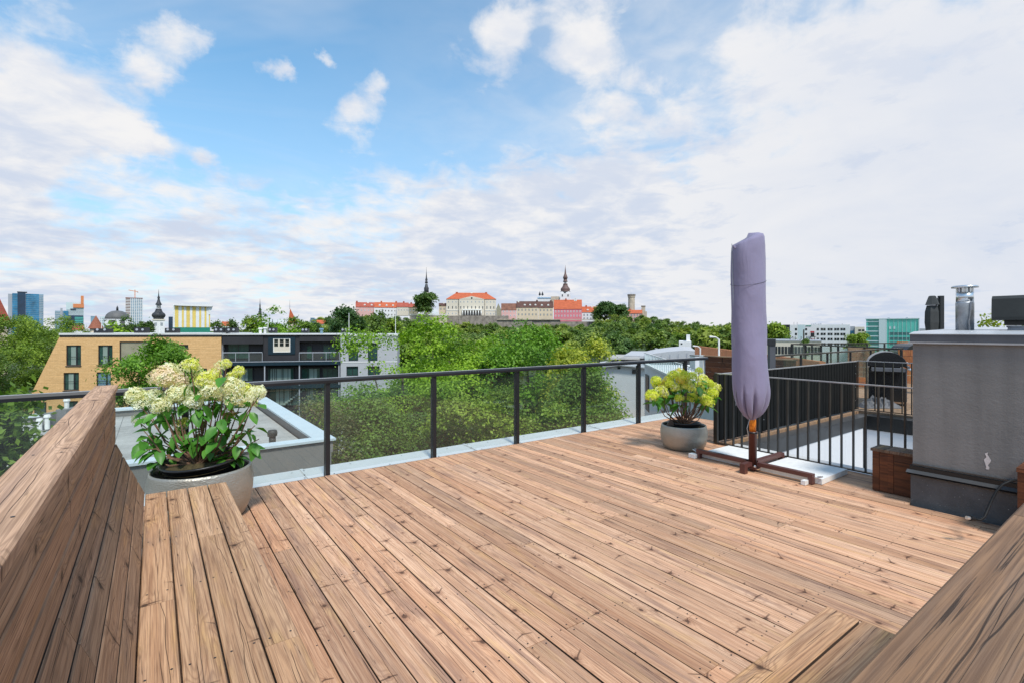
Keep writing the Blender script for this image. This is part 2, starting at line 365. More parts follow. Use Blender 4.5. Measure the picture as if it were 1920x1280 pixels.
plain('paint_splash', (0.62, 0.57, 0.555), 0.6, var=.25, scale=20)
plain('wall_block', (0.2, 0.2, 0.2), 0.9)
brickmat('yellow_brick', (0.80, 0.50, 0.235), (0.68, 0.405, 0.17), (0.49, 0.305, 0.145))
glassmat('pane_glass')
leafmat('leaf_bright', (0.0586, 0.1552, 0.0124), (0.32, 0.5141, 0.0419), 0.34, 0.45)
leafmat('leaf_mid', (0.0504, 0.1181, 0.0157), (0.2494, 0.3691, 0.044), 0.32, 0.4)
leafmat('leaf_dark', (0.0324, 0.0864, 0.0216), (0.126, 0.207, 0.0432), 0.32, 0.4)
leafmat('leaf_olive', (0.0842, 0.1148, 0.0382), (0.243, 0.2673, 0.0972), 0.35, 0.6, tint=(0.2, 0.11, 0.06))
leafmat('leaf_far', (0.0562, 0.1253, 0.0302), (0.27, 0.3646, 0.0756), 0.32, 0.18)
leafmat('leaf_far2', (0.0909, 0.1674, 0.0335), (0.3937, 0.464, 0.0985), 0.32, 0.18)
leafmat('leaf_yellow', (0.189, 0.27, 0.027), (0.54, 0.54, 0.0675), 0.38, 1.0)
leafmat('hyd_leaf', (0.0418, 0.1744, 0.0233), (0.1774, 0.4184, 0.0508), 0.28, 6.0, rough=0.42)
leafmat('petal_cream', (0.6996, 0.636, 0.2862), (0.9328, 0.8904, 0.6572), 0.3, 12.0)
leafmat('petal_white', (0.84, 0.8085, 0.5775), (0.93, 0.93, 0.798), 0.3, 12.0)
leafmat('petal_pink', (0.85, 0.62, 0.42), (0.92, 0.80, 0.68), 0.3, 12.0)
leafmat('petal_lime', (0.6325, 0.6325, 0.0506), (0.93, 0.9235, 0.253), 0.3, 12.0)
leafmat('petal_green', (0.5, 0.6, 0.025), (0.9, 0.875, 0.125), 0.35, 12.0)
leafmat('petal_gold', (0.6325, 0.483, 0.0345), (0.874, 0.69, 0.115), 0.3, 12.0)


def plastermat():
    m, n, b = newmat('plaster')
    tc = n.n('ShaderNodeTexCoord').outputs['Object']
    big = n.noise(tc, 1.6, 5, 0.6)
    st = n.noise(n.v('MULTIPLY', tc, (3.0, 3.0, 12.0)), 1.0, 4, 0.6, 1.0)
    k = n.m('ADD', n.m('MULTIPLY_ADD', big, 0.35, 0.74), n.m('MULTIPLY', n.m('SUBTRACT', st, 0.5), 0.2))
    n.set(b, 'Base Color', n.v('SCALE', (0.215, 0.208, 0.201), n.m('MULTIPLY', k, n.m('MULTIPLY_ADD', n.ss(n.noise(n.v('MULTIPLY', tc, (9, 9, .7)), 1.0, 4, .6), .35, .7), -.16, 1.07))))
    b.inputs['Roughness'].default_value = 0.8; b.inputs['Specular IOR Level'].default_value = 0.3
    h1 = n.noise(tc, 42, 5, 0.6, 0.6)
    h2 = n.noise(n.v('MULTIPLY', tc, (11, 11, 17)), 1.0, 5, 0.6, 1.2)
    bn = n.n('ShaderNodeBump', {'Height': n.m('ADD', n.m('MULTIPLY', h1, 0.8), n.m('MULTIPLY', h2, 0.6)), 'Strength': 0.4, 'Distance': 0.006})
    n.set(b, 'Normal', bn.outputs[0])
    m, n, b = newmat('plinth')
    tc = n.n('ShaderNodeTexCoord').outputs['Object']
    big = n.noise(tc, 5, 6, 0.7)
    sp = n.ss(n.noise(tc, 95, 2, 0.5), 0.70, 0.76)
    c = n.v('SCALE', (0.105, 0.106, 0.108), n.m('MULTIPLY_ADD', big, 1.2, 0.4))
    n.set(b, 'Base Color', n.mix(sp, c, (0.4, 0.4, 0.4)))
    b.inputs['Roughness'].default_value = 0.9
    bn = n.n('ShaderNodeBump', {'Height': n.noise(tc, 120, 4, 0.7), 'Strength': 0.6, 'Distance': 0.006})
    n.set(b, 'Normal', bn.outputs[0])
    m, n, b = newmat('hammered')
    tc = n.n('ShaderNodeTexCoord').outputs['Object']
    vo = n.n('ShaderNodeTexVoronoi', {'Vector': n.v('MULTIPLY', tc, (1, 1, 1.5)), 'Scale': 62.0})
    f = n.noise(n.v('MULTIPLY', tc, (3, 3, 9)), 1.5, 4, 0.6)
    n.set(b, 'Base Color', n.mix(f, (0.30, 0.28, 0.235), (0.48, 0.465, 0.42)))
    b.inputs['Metallic'].default_value = 0.7; b.inputs['Roughness'].default_value = 0.5
    bn = n.n('ShaderNodeBump', {'Height': n.m('POWER', vo.outputs['Distance'], 1.5), 'Strength': 0.4, 'Distance': 0.005})
    n.set(b, 'Normal', bn.outputs[0])
    m, n, b = newmat('fabric')
    tc = n.n('ShaderNodeTexCoord').outputs['Object']
    wv = n.noise(n.v('MULTIPLY', tc, (400, 400, 160)), 1.0, 2)
    f = n.noise(tc, 5, 4, 0.6)
    fade = n.m('MULTIPLY_ADD', f, 0.22, 0.86)
    n.set(b, 'Base Color', n.v('SCALE', (0.242, 0.216, 0.33), n.m('ADD', fade, n.m('MULTIPLY', n.m('SUBTRACT', wv, 0.5), 0.2))))
    b.inputs['Roughness'].default_value = 0.85
    b.inputs['Sheen Weight'].default_value = 0.15
    bn = n.n('ShaderNodeBump', {'Height': n.noise(n.v('MULTIPLY', tc, (1, 1, 0.45)), 7, 4, 0.5, 1.2), 'Strength': 0.38, 'Distance': 0.03})
    n.set(b, 'Normal', bn.outputs[0])


plastermat()
M = MATS

# ------------------------------------------------------------------ object helpers


class MB:
    """collects geometry; build() links it as ONE mesh object"""
    def __init__(s): s.v = []; s.f = []; s.mi = []
    def add(s, vs, fs, mi=0):
        o = len(s.v); s.v += [tuple(v) for v in vs]
        for f in fs: s.f.append(tuple(i + o for i in f)); s.mi.append(mi)
        return s
    def box(s, x0, x1, y0, y1, z0, z1, mi=0):
        vs = [(x, y, z) for z in (z0, z1) for y in (y0, y1) for x in (x0, x1)]
        return s.add(vs, [(0, 2, 3, 1), (4, 5, 7, 6), (0, 1, 5, 4), (2, 6, 7, 3), (0, 4, 6, 2), (1, 3, 7, 5)], mi)
    def obox(s, mat, sx, sy, sz, mi=0):
        vs = [mat @ Vector((x * sx / 2, y * sy / 2, z * sz / 2)) for z in (-1, 1) for y in (-1, 1) for x in (-1, 1)]
        return s.add(vs, [(0, 2, 3, 1), (4, 5, 7, 6), (0, 1, 5, 4), (2, 6, 7, 3), (0, 4, 6, 2), (1, 3, 7, 5)], mi)
    def quad(s, a, b, c, d, mi=0): return s.add([a, b, c, d], [(0, 1, 2, 3)], mi)
    def prism(s, poly, y0, y1, mi=0):
        """poly in x,z extruded along y"""
        n = len(poly)
        vs = [(x, y0, z) for x, z in poly] + [(x, y1, z) for x, z in poly]
        fs = [tuple(range(n)), tuple(range(2 * n - 1, n - 1, -1))] + [(i, i + n, (i + 1) % n + n, (i + 1) % n) for i in range(n)]
        return s.add(vs, fs, mi)
    def prismx(s, poly, x0, x1, mi=0):
        """poly in y,z extruded along x"""
        n = len(poly)
        vs = [(x0, y, z) for y, z in poly] + [(x1, y, z) for y, z in poly]
        fs = [tuple(range(n - 1, -1, -1)), tuple(range(n, 2 * n))] + [((i + 1) % n, (i + 1) % n + n, i + n, i) for i in range(n)]
        return s.add(vs, fs, mi)
    def prismz(s, poly, z0, z1, mi=0):
        n = len(poly)
        vs = [(x, y, z0) for x, y in poly] + [(x, y, z1) for x, y in poly]
        fs = [tuple(range(n - 1, -1, -1)), tuple(range(n, 2 * n))] + [(i, (i + 1) % n, (i + 1) % n + n, i + n) for i in range(n)]
        return s.add(vs, fs, mi)
    def tube(s, pts, rad, n=6, mi=0, cap=True):
        pts = [Vector(p) for p in pts]
        if not hasattr(rad, '__len__'): rad = [rad] * len(pts)
        o = len(s.v)
        for i, p in enumerate(pts):
            d = (pts[min(i + 1, len(pts) - 1)] - pts[max(i - 1, 0)]).normalized()
            a = d.orthogonal().normalized() if i == 0 else (a - d * a.dot(d)).normalized()
            b = d.cross(a)
            for k in range(n):
                t = 2 * math.pi * k / n
                s.v.append(tuple(p + (a * math.cos(t) + b * math.sin(t)) * rad[i]))
        for i in range(len(pts) - 1):
            for k in range(n):
                s.f.append((o + i * n + k, o + i * n + (k + 1) % n, o + (i + 1) * n + (k + 1) % n, o + (i + 1) * n + k)); s.mi.append(mi)
        if cap:
            s.f.append(tuple(o + k for k in range(n - 1, -1, -1))); s.mi.append(mi)
            s.f.append(tuple(o + (len(pts) - 1) * n + k for k in range(n))); s.mi.append(mi)
        return s
    def lathe(s, prof, n=16, cx=0, cy=0, mi=0, cap=True, phase=0.0):
        o = len(s.v)
        for r, z in prof:
            for k in range(n):
                t = 2 * math.pi * k / n + phase
                s.v.append((cx + r * math.cos(t), cy + r * math.sin(t), z))
        for i in range(len(prof) - 1):
            for k in range(n):
                s.f.append((o + i * n + k, o + i * n + (k + 1) % n, o + (i + 1) * n + (k + 1) % n, o + (i + 1) * n + k)); s.mi.append(mi)
        if cap:
            s.f.append(tuple(o + k for k in range(n - 1, -1, -1))); s.mi.append(mi)
            s.f.append(tuple(o + (len(prof) - 1) * n + k for k in range(n))); s.mi.append(mi)
        return s
    def mesh(s, name, mats, smooth=False):
        me = bpy.data.meshes.new(name)
        me.from_pydata(s.v, [], s.f)
        mats = mats if isinstance(mats, (list, tuple)) else [mats]
        for m in mats: me.materials.append(M[m] if isinstance(m, str) else m)
        if len(mats) > 1: me.polygons.foreach_set('material_index', s.mi)
        if smooth: me.polygons.foreach_set('use_smooth', [True] * len(s.f))
        me.update()
        return me
    def build(s, name, mats, parent=None, smooth=False, loc=None):
        return link(name, s.mesh(name, mats, smooth), parent, loc)


def link(name, me, parent=None, loc=None, rot=None, scale=None):
    o = bpy.data.objects.new(name, me); COL.objects.link(o)
    if parent is not None: o.parent = parent
    if loc is not None: o.location = loc
    if rot is not None: o.rotation_euler = rot
    if scale is not None: o.scale = scale if hasattr(scale, '__len__') else (scale,) * 3
    return o


def tag(o, label=None, cat=None, group=None, kind=None):
    for k, v in (('label', label), ('category', cat), ('group', group), ('kind', kind)):
        if v: o[k] = v
    return o


def empty(name, loc=(0, 0, 0), rz=0.0, label=None, cat=None, group=None, kind=None):
    o = bpy.data.objects.new(name, None); COL.objects.link(o)
    o.location = loc; o.rotation_euler = (0, 0, rz); o.empty_display_size = 0.1
    return tag(o, label, cat, group, kind)


def copy_tree(root, loc, rz=None, scale=None, label=None, group=None):
    r = root.copy(); COL.objects.link(r); r.location = loc
    if rz is not None: r.rotation_euler = (0, 0, rz)
    if scale is not None: r.scale = (scale,) * 3 if not hasattr(scale, '__len__') else scale
    tag(r, label, None, group)
    for ch in list(root.children):
        c = ch.copy(); COL.objects.link(c); c.parent = r
        for g in list(ch.children):
            d = g.copy(); COL.objects.link(d); d.parent = c
    return r


def bev_mesh(name, L, wd, th, mat, ch=0.004, side='plank_side'):
    """a board: length along local Y, chamfered long edges, top at z=0"""
    b = MB(); h = wd / 2
    prof = [(-h, -th), (h, -th), (h, -ch), (h - ch, 0), (-h + ch, 0), (-h, -ch)]
    b.prism(prof, -L / 2, L / 2)
    for i, f in enumerate(b.f):                        # dirty sawn sides and underside, darkened further to paint shade into the gaps
        if i in (2, 3, 7): b.mi[i] = 1
    return b.mesh(name, [mat, side or mat])


# ------------------------------------------------------------------ the ground and the hill (structure)
def py_canopy(px):
    xs = [380, 500, 600, 640, 700, 770, 830, 930, 1030, 1110, 1135, 1165, 1215, 1260, 1300, 1340, 1400, 1480, 1600]
    ys = [612, 606, 596, 588, 592, 596, 600, 603, 604, 602, 588, 590, 592, 598, 604, 609, 606, 614, 622]
    return float(np.interp(px, xs, ys))


def canopy_z(px, d):
    off = float(np.interp(d, [110, 170, 260, 400, 440], [34, 22, 11, 0, -1]))
    return H - (py_canopy(px) + off - HY) * d / F


def hill_z(px, d):
    return max(canopy_z(px, d) - 11.5, -13.6)


g = MB()
g.add([(-6000, -3000, -13.5), (9000, -3000, -13.5), (9000, 9000, -13.5), (-6000, 9000, -13.5)], [(0, 1, 2, 3)])
tag(g.build('ground', 'ground_green'), kind='structure')
hb = MB()
pxs = list(range(380, 1621, 40)); ds = [105, 130, 160, 200, 250, 300, 350, 400, 440, 520, 700]
for d in ds:
    for px in pxs:
        p = ray(px) * d
        z = hill_z(px, min(d, 440)) if d < 520 else (hill_z(px, 440) * (1 - (d - 440) / 260) - 13.6 * (d - 440) / 260)
        e = min((px - 380) / 120, (1620 - px) / 120, (d - 105) / 50, 1.0)
        z = -13.6 + (z + 13.6) * max(e, 0)
        hb.v.append((p.x, p.y, z))
n_ = len(pxs)
for i in range(len(ds) - 1):
    for k in range(n_ - 1):
        hb.f.append((i * n_ + k, i * n_ + k + 1, (i + 1) * n_ + k + 1, (i + 1) * n_ + k)); hb.mi.append(0)
tag(hb.build('hill', 'hill_green', smooth=True), kind='structure')
st = MB()
a0 = [ray(px) * d for px, d in ((430, 14.5), (1230, 15), (1500, 42), (300, 52))]
st.add([(p.x, p.y, -13.47) for p in a0], [(0, 1, 2, 3)])
tag(st.build('courtyard', 'asphalt'), kind='structure')

# ------------------------------------------------------------------ the terrace: deck boards
deck = empty('deck', (0, 0, 0), kind='structure')
PITCH, BW = 0.128, 0.1212
XR = 6.02
ROW0 = 0.014
JOINTS = {}
scr = MB()


def screw(b, x, y, z, r=0.0046):
    b.add([(x + r * math.cos(t), y + r * math.sin(t), z + 0.0006) for t in (0.3, 1.57, 2.8, 4.1, 5.3)], [(0, 1, 2, 3, 4)])


def deck_row(x, y0, y1, name='deck_plank'):
    L = y1 - y0
    cuts = [y0]
    y = y0 + random.uniform(0.5, 4.2)
    while y < y1 - 0.5:
        y = round(y / 0.3) * 0.3 + 0.05
        if y - cuts[-1] > 0.4: cuts.append(y)
        y += random.uniform(2.4, 4.2)
    cuts.append(y1)
    for a, b in zip(cuts[:-1], cuts[1:]):
        o = link(name, bev_mesh(name, b - a - 0.003, BW + random.uniform(-.0012, .0012), 0.028, 'deck_wood', 0.002), deck,
                 (x + random.uniform(-.001, .001), (a + b) / 2, random.uniform(-.0012, .0012)))
        o.rotation_euler = (random.uniform(-.0006, .0006), random.uniform(-.004, .004), 0)
        ends = [a + 0.025, b - 0.025]
        k = math.ceil((a + 0.15) / 0.6) * 0.6 + 0.05
        while k < b - 0.1: ends.append(k); k += 0.6
        for yy in ends:
            for sx in (-0.036, 0.036):
                screw(scr, x + sx + random.uniform(-.004, .004), yy + random.uniform(-.008, .008), 0.0015)


nrow = int((XR - (-0.05)) / PITCH)
for i in range(nrow + 1):
    x = 0.0165 - 0.064 + i * PITCH
    if x - BW / 2 > XR: break
    deck_row(x, -0.1 if x < 5.28 else 1.445, 5.265)
for i in range(1, 13):                               # deck corner behind the pot, past the fence
    x = 0.0165 - 0.064 + (nrow + i) * PITCH
    deck_row(x, 3.74, 5.265)
o = scr.build('screw', 'black_metal', deck); tag(o, kind='stuff')
ub = MB(); ub.box(-0.35, 6.0, -0.15, 5.24, -0.20, -0.034); ub.box(6.001, 7.6, 3.75, 5.24, -0.20, -0.034)
ub.build('gap_shade', 'black_metal', deck)  # one black sheet under the boards, painting the shade seen through the gaps
# the building we stand on
wb = MB(); wb.box(-3.0, 6.30, -4, 5.55, -13.4, -0.205); wb.box(6.3005, 7.9, 3.64, 5.55, -13.4, -0.205)
tag(wb.build('own_building', 'wall_block'), kind='structure')

# coping outside the railing: sheet lengths with screws
cop = empty('coping', (0, 0, 0), kind='structure')
cs = MB()
xs_ = [-3.0, -0.6, 1.32, 3.36, 5.62, 7.9]
for a, b in zip(xs_[:-1], xs_[1:]):
    q = MB(); q.prismx([(5.285, -0.19), (5.71, -0.19), (5.71, -0.012), (5.285, -0.028)], a + 0.001, b - 0.001)
    q.build('coping_sheet', 'zinc', cop)
    q = MB(); q.prismx([(5.30, -0.024), (5.705, -0.009), (5.705, -0.004), (5.30, -0.019)], b - 0.035, b - 0.003)
    if b < 7: q.build('coping_seam', 'zinc', cop)
for x in [b - .06 for b in xs_[1:-1]]:
    for y in (5.36, 5.47, 5.62): screw(cs, x + (y - 5.36) * .2, y, -0.012 + (y - 5.36) * .04, 0.011)
for x in np.arange(-0.3, 7.6, 0.62):
    screw(cs, x, 5.37, -0.020, 0.009); screw(cs, x + .25, 5.62, -0.010, 0.009)
tag(cs.build('screw', 'black_metal', cop), kind='stuff')
q = MB(); q.box(-0.35, 7.6, 5.268, 5.284, -0.12, -0.004)
q.build('edge_strip', 'dark_flash', cop)
# side coping along the shaft
cop2 = empty('coping', (0, 0, 0), kind='structure')
for a, b in ((1.45, 2.5), (2.5, 3.6)):
    q = MB(); q.box(6.05, 6.36, a + 0.001, b - 0.001, -0.19, -0.02)
    q.build('coping_sheet', 'zinc', cop2)
cs = MB()
for y in (1.7, 2.2, 2.75, 3.2): screw(cs, 6.2, y, -0.019, 0.012)
tag(cs.build('screw', 'black_metal', cop2), kind='stuff')

# ------------------------------------------------------------------ front glass railing
rl = empty('glass_railing', (0, 5.29, 0), label='long dark glass railing along the front edge of the wooden deck', cat='railing')
YR = 0.0
posts = [-1.0, 0.235, 1.468, 2.70, 3.93, 5.165, 6.40, 7.66]
for x in posts:
    q = MB(); q.box(x - .022, x + .022, YR - .015, YR + .03, -0.10, 0.955)
    q.box(x - .024, x + .024, YR + .031, YR + .05, -0.02, 0.93)
    q.build('post', 'rail_metal', rl)
for a, b in zip(posts[:-1], posts[1:]):
    q = MB(); q.box(a + .024, b - .024, YR + .012, YR + .020, 0.02, 0.958)
    q.build('glass_panel', 'pane_glass', rl)
q = MB(); q.prismx([(-.034, .958), (.034, .958), (.036, .985), (.028, 1.004), (-.028, 1.004), (-.036, .985)], -3.2, 8.3)
q.build('handrail', 'rail_metal', rl)
q = MB(); q.box(-3.2, 8.3, -.024, .024, 1.0045, 1.0085)
q.build('rail_highlight', 'rail_top', rl)  # thin pale strip added as the painted sky highlight on the handrail

# ------------------------------------------------------------------ left bench with its slanted back
ZC = 1.145


def boards_along(parent, name, mat, L, cy, axis, specs, joint=None, th=0.028):
    """specs: list of (centre, normal angle, width) boards in the cross-section plane; axis 'y' or 'x'"""
    for (cu, cz, ang, wd) in specs:
        segs = [(cy - L / 2, cy + L / 2)]
        if joint and random.random() < joint:
            j = cy + random.uniform(-.3, .3) * L
            segs = [(cy - L / 2, j), (j, cy + L / 2)]
        for a, b in segs:
            o = link(name, bev_mesh(name, b - a - 0.002, wd, th, mat, 0.004), parent)
            if axis == 'y':
                o.location = (cu, (a + b) / 2, cz); o.rotation_euler = (0, ang, 0)
            else:
                o.matrix_local = Matrix.Translation(((a + b) / 2, cu, cz)) @ Matrix.Rotation(R_(-90), 4, 'Z') @ Matrix.Rotation(-ang, 4, 'Y')


bench = empty('wooden_bench', (0, 2.2, 0), label='long weathered wooden bench with tall slanted backrest along the left deck edge', cat='bench')
Y0, Y1 = 0.40, 4.13
LB = Y1 - Y0; CYB = (Y0 + Y1) / 2 - 2.2
sb = bench
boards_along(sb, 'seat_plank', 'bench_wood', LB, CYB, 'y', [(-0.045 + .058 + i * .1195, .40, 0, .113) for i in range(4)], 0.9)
q = MB(); q.box(.405, .425, CYB - LB / 2, CYB + LB / 2 - .03, .30, .369)
q.box(-.04, .405, CYB + LB / 2 - .08, CYB + LB / 2 - .035, .29, .368)
for yy in (-1.5, -.5, .5, 1.5): q.box(.36, .404, yy - .045, yy + .045, .003, .368)
q.build('seat_frame', 'back_wood', sb)
# slanted part: from (-.045,.403) up to (-.20,.765)
sx0, sz0, sx1, sz1 = -0.045, 0.405, -0.198, 0.765
sl = math.hypot(sx1 - sx0, sz1 - sz0); ang = math.atan2(sz1 - sz0, -(sx1 - sx0))   # angle of board plane
specs = []
for k in range(4):
    t = (k + .5) / 4
    specs.append((sx0 + (sx1 - sx0) * t, sz0 + (sz1 - sz0) * t, math.atan2(sz1 - sz0, sx0 - sx1), sl / 4 - .008))
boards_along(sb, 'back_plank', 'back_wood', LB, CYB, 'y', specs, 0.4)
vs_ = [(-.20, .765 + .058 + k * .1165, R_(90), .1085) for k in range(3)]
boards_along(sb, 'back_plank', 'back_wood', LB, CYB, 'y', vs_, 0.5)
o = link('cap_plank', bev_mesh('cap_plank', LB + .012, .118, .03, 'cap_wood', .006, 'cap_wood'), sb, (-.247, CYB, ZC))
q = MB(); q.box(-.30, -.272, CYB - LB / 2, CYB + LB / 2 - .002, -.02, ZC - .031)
q.build('rear_panel', 'back_wood', sb)
q = MB(); q.prism([(-.228, .765), (-.079, .40), (-.079, -.02), (-.271, -.02), (-.271, 1.11), (-.228, 1.11)], CYB + LB / 2 - .045, CYB + LB / 2 - .012)
q.build('end_panel', 'back_wood', sb)
bs = MB()
for yy in np.arange(Y0 + .3, Y1, .62):
    for i in range(4):
        for sx in (-.035, .035): screw(bs, -0.045 + .058 + i * .1195 + sx, yy - 2.2 + random.uniform(-.01, .01), .4005)
    for sx in (-.03, .03): screw(bs, -.247 + sx, yy - 2.2, ZC + .0008, .0042)
tag(bs.build('screw', 'black_metal', sb), kind='stuff')

# ------------------------------------------------------------------ near bench: its back runs under the camera
nb = empty('wooden_bench', (1.0, 0.5, 0), label='wooden bench in the near right corner with broad dark top rail', cat='bench')
X0n, X1n = -0.02, 2.175
LN = X1n - X0n; CXN = (X0n + X1n) / 2 - 1.0
boards_along(nb, 'seat_plank', 'bench_wood', LN - .50, CXN + .25, 'x', [(.86 - .058 - .5 - i * .121, .40, 0, .113) for i in range(4)])
q = MB(); q.box(CXN - LN / 2 + .5, CXN + LN / 2 - .03, .34, .356, .28, .368); q.box(CXN + LN / 2 - .08, CXN + LN / 2 - .035, -.08, .34, .29, .368)
for xx in (-.2, .5, 1.05): q.box(xx - .045, xx + .045, .30, .339, .003, .368)
q.build('seat_frame', 'back_wood', nb)
specs = []
for k in range(4):
    t = (k + .5) / 4
    specs.append((.375 - .5 + (.205 - .375) * t, .405 + (.765 - .405) * t, math.atan2(.36, .17), math.hypot(.36, .17) / 4 - .008))
boards_along(nb, 'back_plank', 'back_wood', LN, CXN, 'x', [(c, z, a, w_) for c, z, a, w_ in specs])
boards_along(nb, 'back_plank', 'back_wood', LN, CXN, 'x', [(.203 - .5, .765 + .058 + k * .1165, R_(90), .112) for k in range(3)])
for a, b in ((X0n - 1.0, .345), (.345, X1n - 1.0 + .01)):
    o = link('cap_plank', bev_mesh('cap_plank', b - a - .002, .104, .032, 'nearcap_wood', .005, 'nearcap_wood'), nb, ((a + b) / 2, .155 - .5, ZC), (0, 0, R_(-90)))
q = MB(); q.box(X0n - 1.0, X1n - 1.0, .103 - .5, .128 - .5, -.02, ZC - .033)
q.build('rear_panel', 'back_wood', nb)

# ------------------------------------------------------------------ potted hydrangeas


def leaf_mesh(name, L=0.10, W=0.055, mat='hyd_leaf'):
    b = MB()
    pr = [(0, 0), (.18, .72), (.45, 1.0), (.72, .72), (.9, .3), (1, 0)]
    mid = [(0, y * L, -0.18 * L * y * y) for y, _ in pr]
    for sgn in (-1, 1):
        ed = [(sgn * W / 2 * wv, y * L, .014 * wv - 0.18 * L * y * y + random.uniform(-.003, .003)) for y, wv in pr]
        for i in range(len(pr) - 1):
            vs = [mid[i], mid[i + 1], ed[i + 1], ed[i]]
            b.add(vs, [(0, 1, 2, 3)] if sgn > 0 else [(3, 2, 1, 0)])
    # weld midrib so that a leaf is one island
    me = b.mesh(name, mat, True)
    import bmesh
    bm = bmesh.new(); bm.from_mesh(me); bmesh.ops.remove_doubles(bm, verts=bm.verts, dist=1e-5); bm.to_mesh(me); bm.free()
    return me


def head_mesh(name, mat, r=0.085, h=0.155, nfl=120, seed=1, mat2=None, fl=0.017, fold=0.0):
    """panicle: a rounded cone of four-petalled florets"""
    rs = random.Random(seed); b = MB()
    for i in range(nfl):
        t = (i + .5) / nfl
        ph = i * 2.39996
        zz = 1 - 2 * t * .86                                    # from the tip down the underside
        rad = math.sqrt(max(0, 1 - zz * zz))
        taper = 1.0 - 0.22 * max(0, zz)
        nrm = Vector((math.cos(ph) * rad, math.sin(ph) * rad, zz)).normalized()
        pos = Vector((nrm.x * r * taper, nrm.y * r * taper, nrm.z * h * .5)) * rs.uniform(.72, 1.08)
        nrm = (nrm + Vector((rs.uniform(-.6, .6), rs.uniform(-.6, .6), rs.uniform(-.3, .6)))).normalized()
        a = nrm.orthogonal().normalized(); a.rotate(Matrix.Rotation(rs.uniform(0, 6.28), 3, nrm)); c = nrm.cross(a)
        s = fl * rs.uniform(.7, 1.25)
        vs = [pos]; fs = []
        for k in range(4):
            t0 = k * math.pi / 2; e = lambda ang, rr, up: pos + (a * math.cos(ang) + c * math.sin(ang)) * rr + nrm * up
            o0 = len(vs)
            vs += [e(t0 - .55, s * .75, s * .28), e(t0, s * 1.05, s * .12), e(t0 + .55, s * .75, s * .28)]
            fs.append((0, o0, o0 + 1, o0 + 2))
        b.add(vs, fs, 1 if (mat2 and rs.random() < .3) else 0)
    b.tube([(0, 0, -h * .5 - .02), (0, 0, h * .3)], .006, 5, 2 if mat2 else 1)
    return b.mesh(name, [mat, mat2, 'hyd_leaf'] if mat2 else [mat, 'hyd_leaf'])


def pot(name, loc, r, h, label, mat='hammered'):
    root = empty(name, loc, 0, label, 'flower pot', 'hammered metal flower pots on the deck')
    b = MB()
    prof = [(r * .80, 0.0), (r * .87, h * .04), (r * .97, h * .25), (r * 1.02, h * .52), (r * 1.03, h * .75), (r * .985, h * .95), (r * .975, h), (r * .945, h), (r * .955, h * .9), (r * .97, h * .6), (r * .9, h * .25), (r * .7, h * .06)]
    b.lathe(prof, 56); b.build('pot_wall', mat, root, True)
    return root


def at_d(px, py, d):
    p = ray(px, py) * d
    return Vector((p.x, p.y, H + p.z))


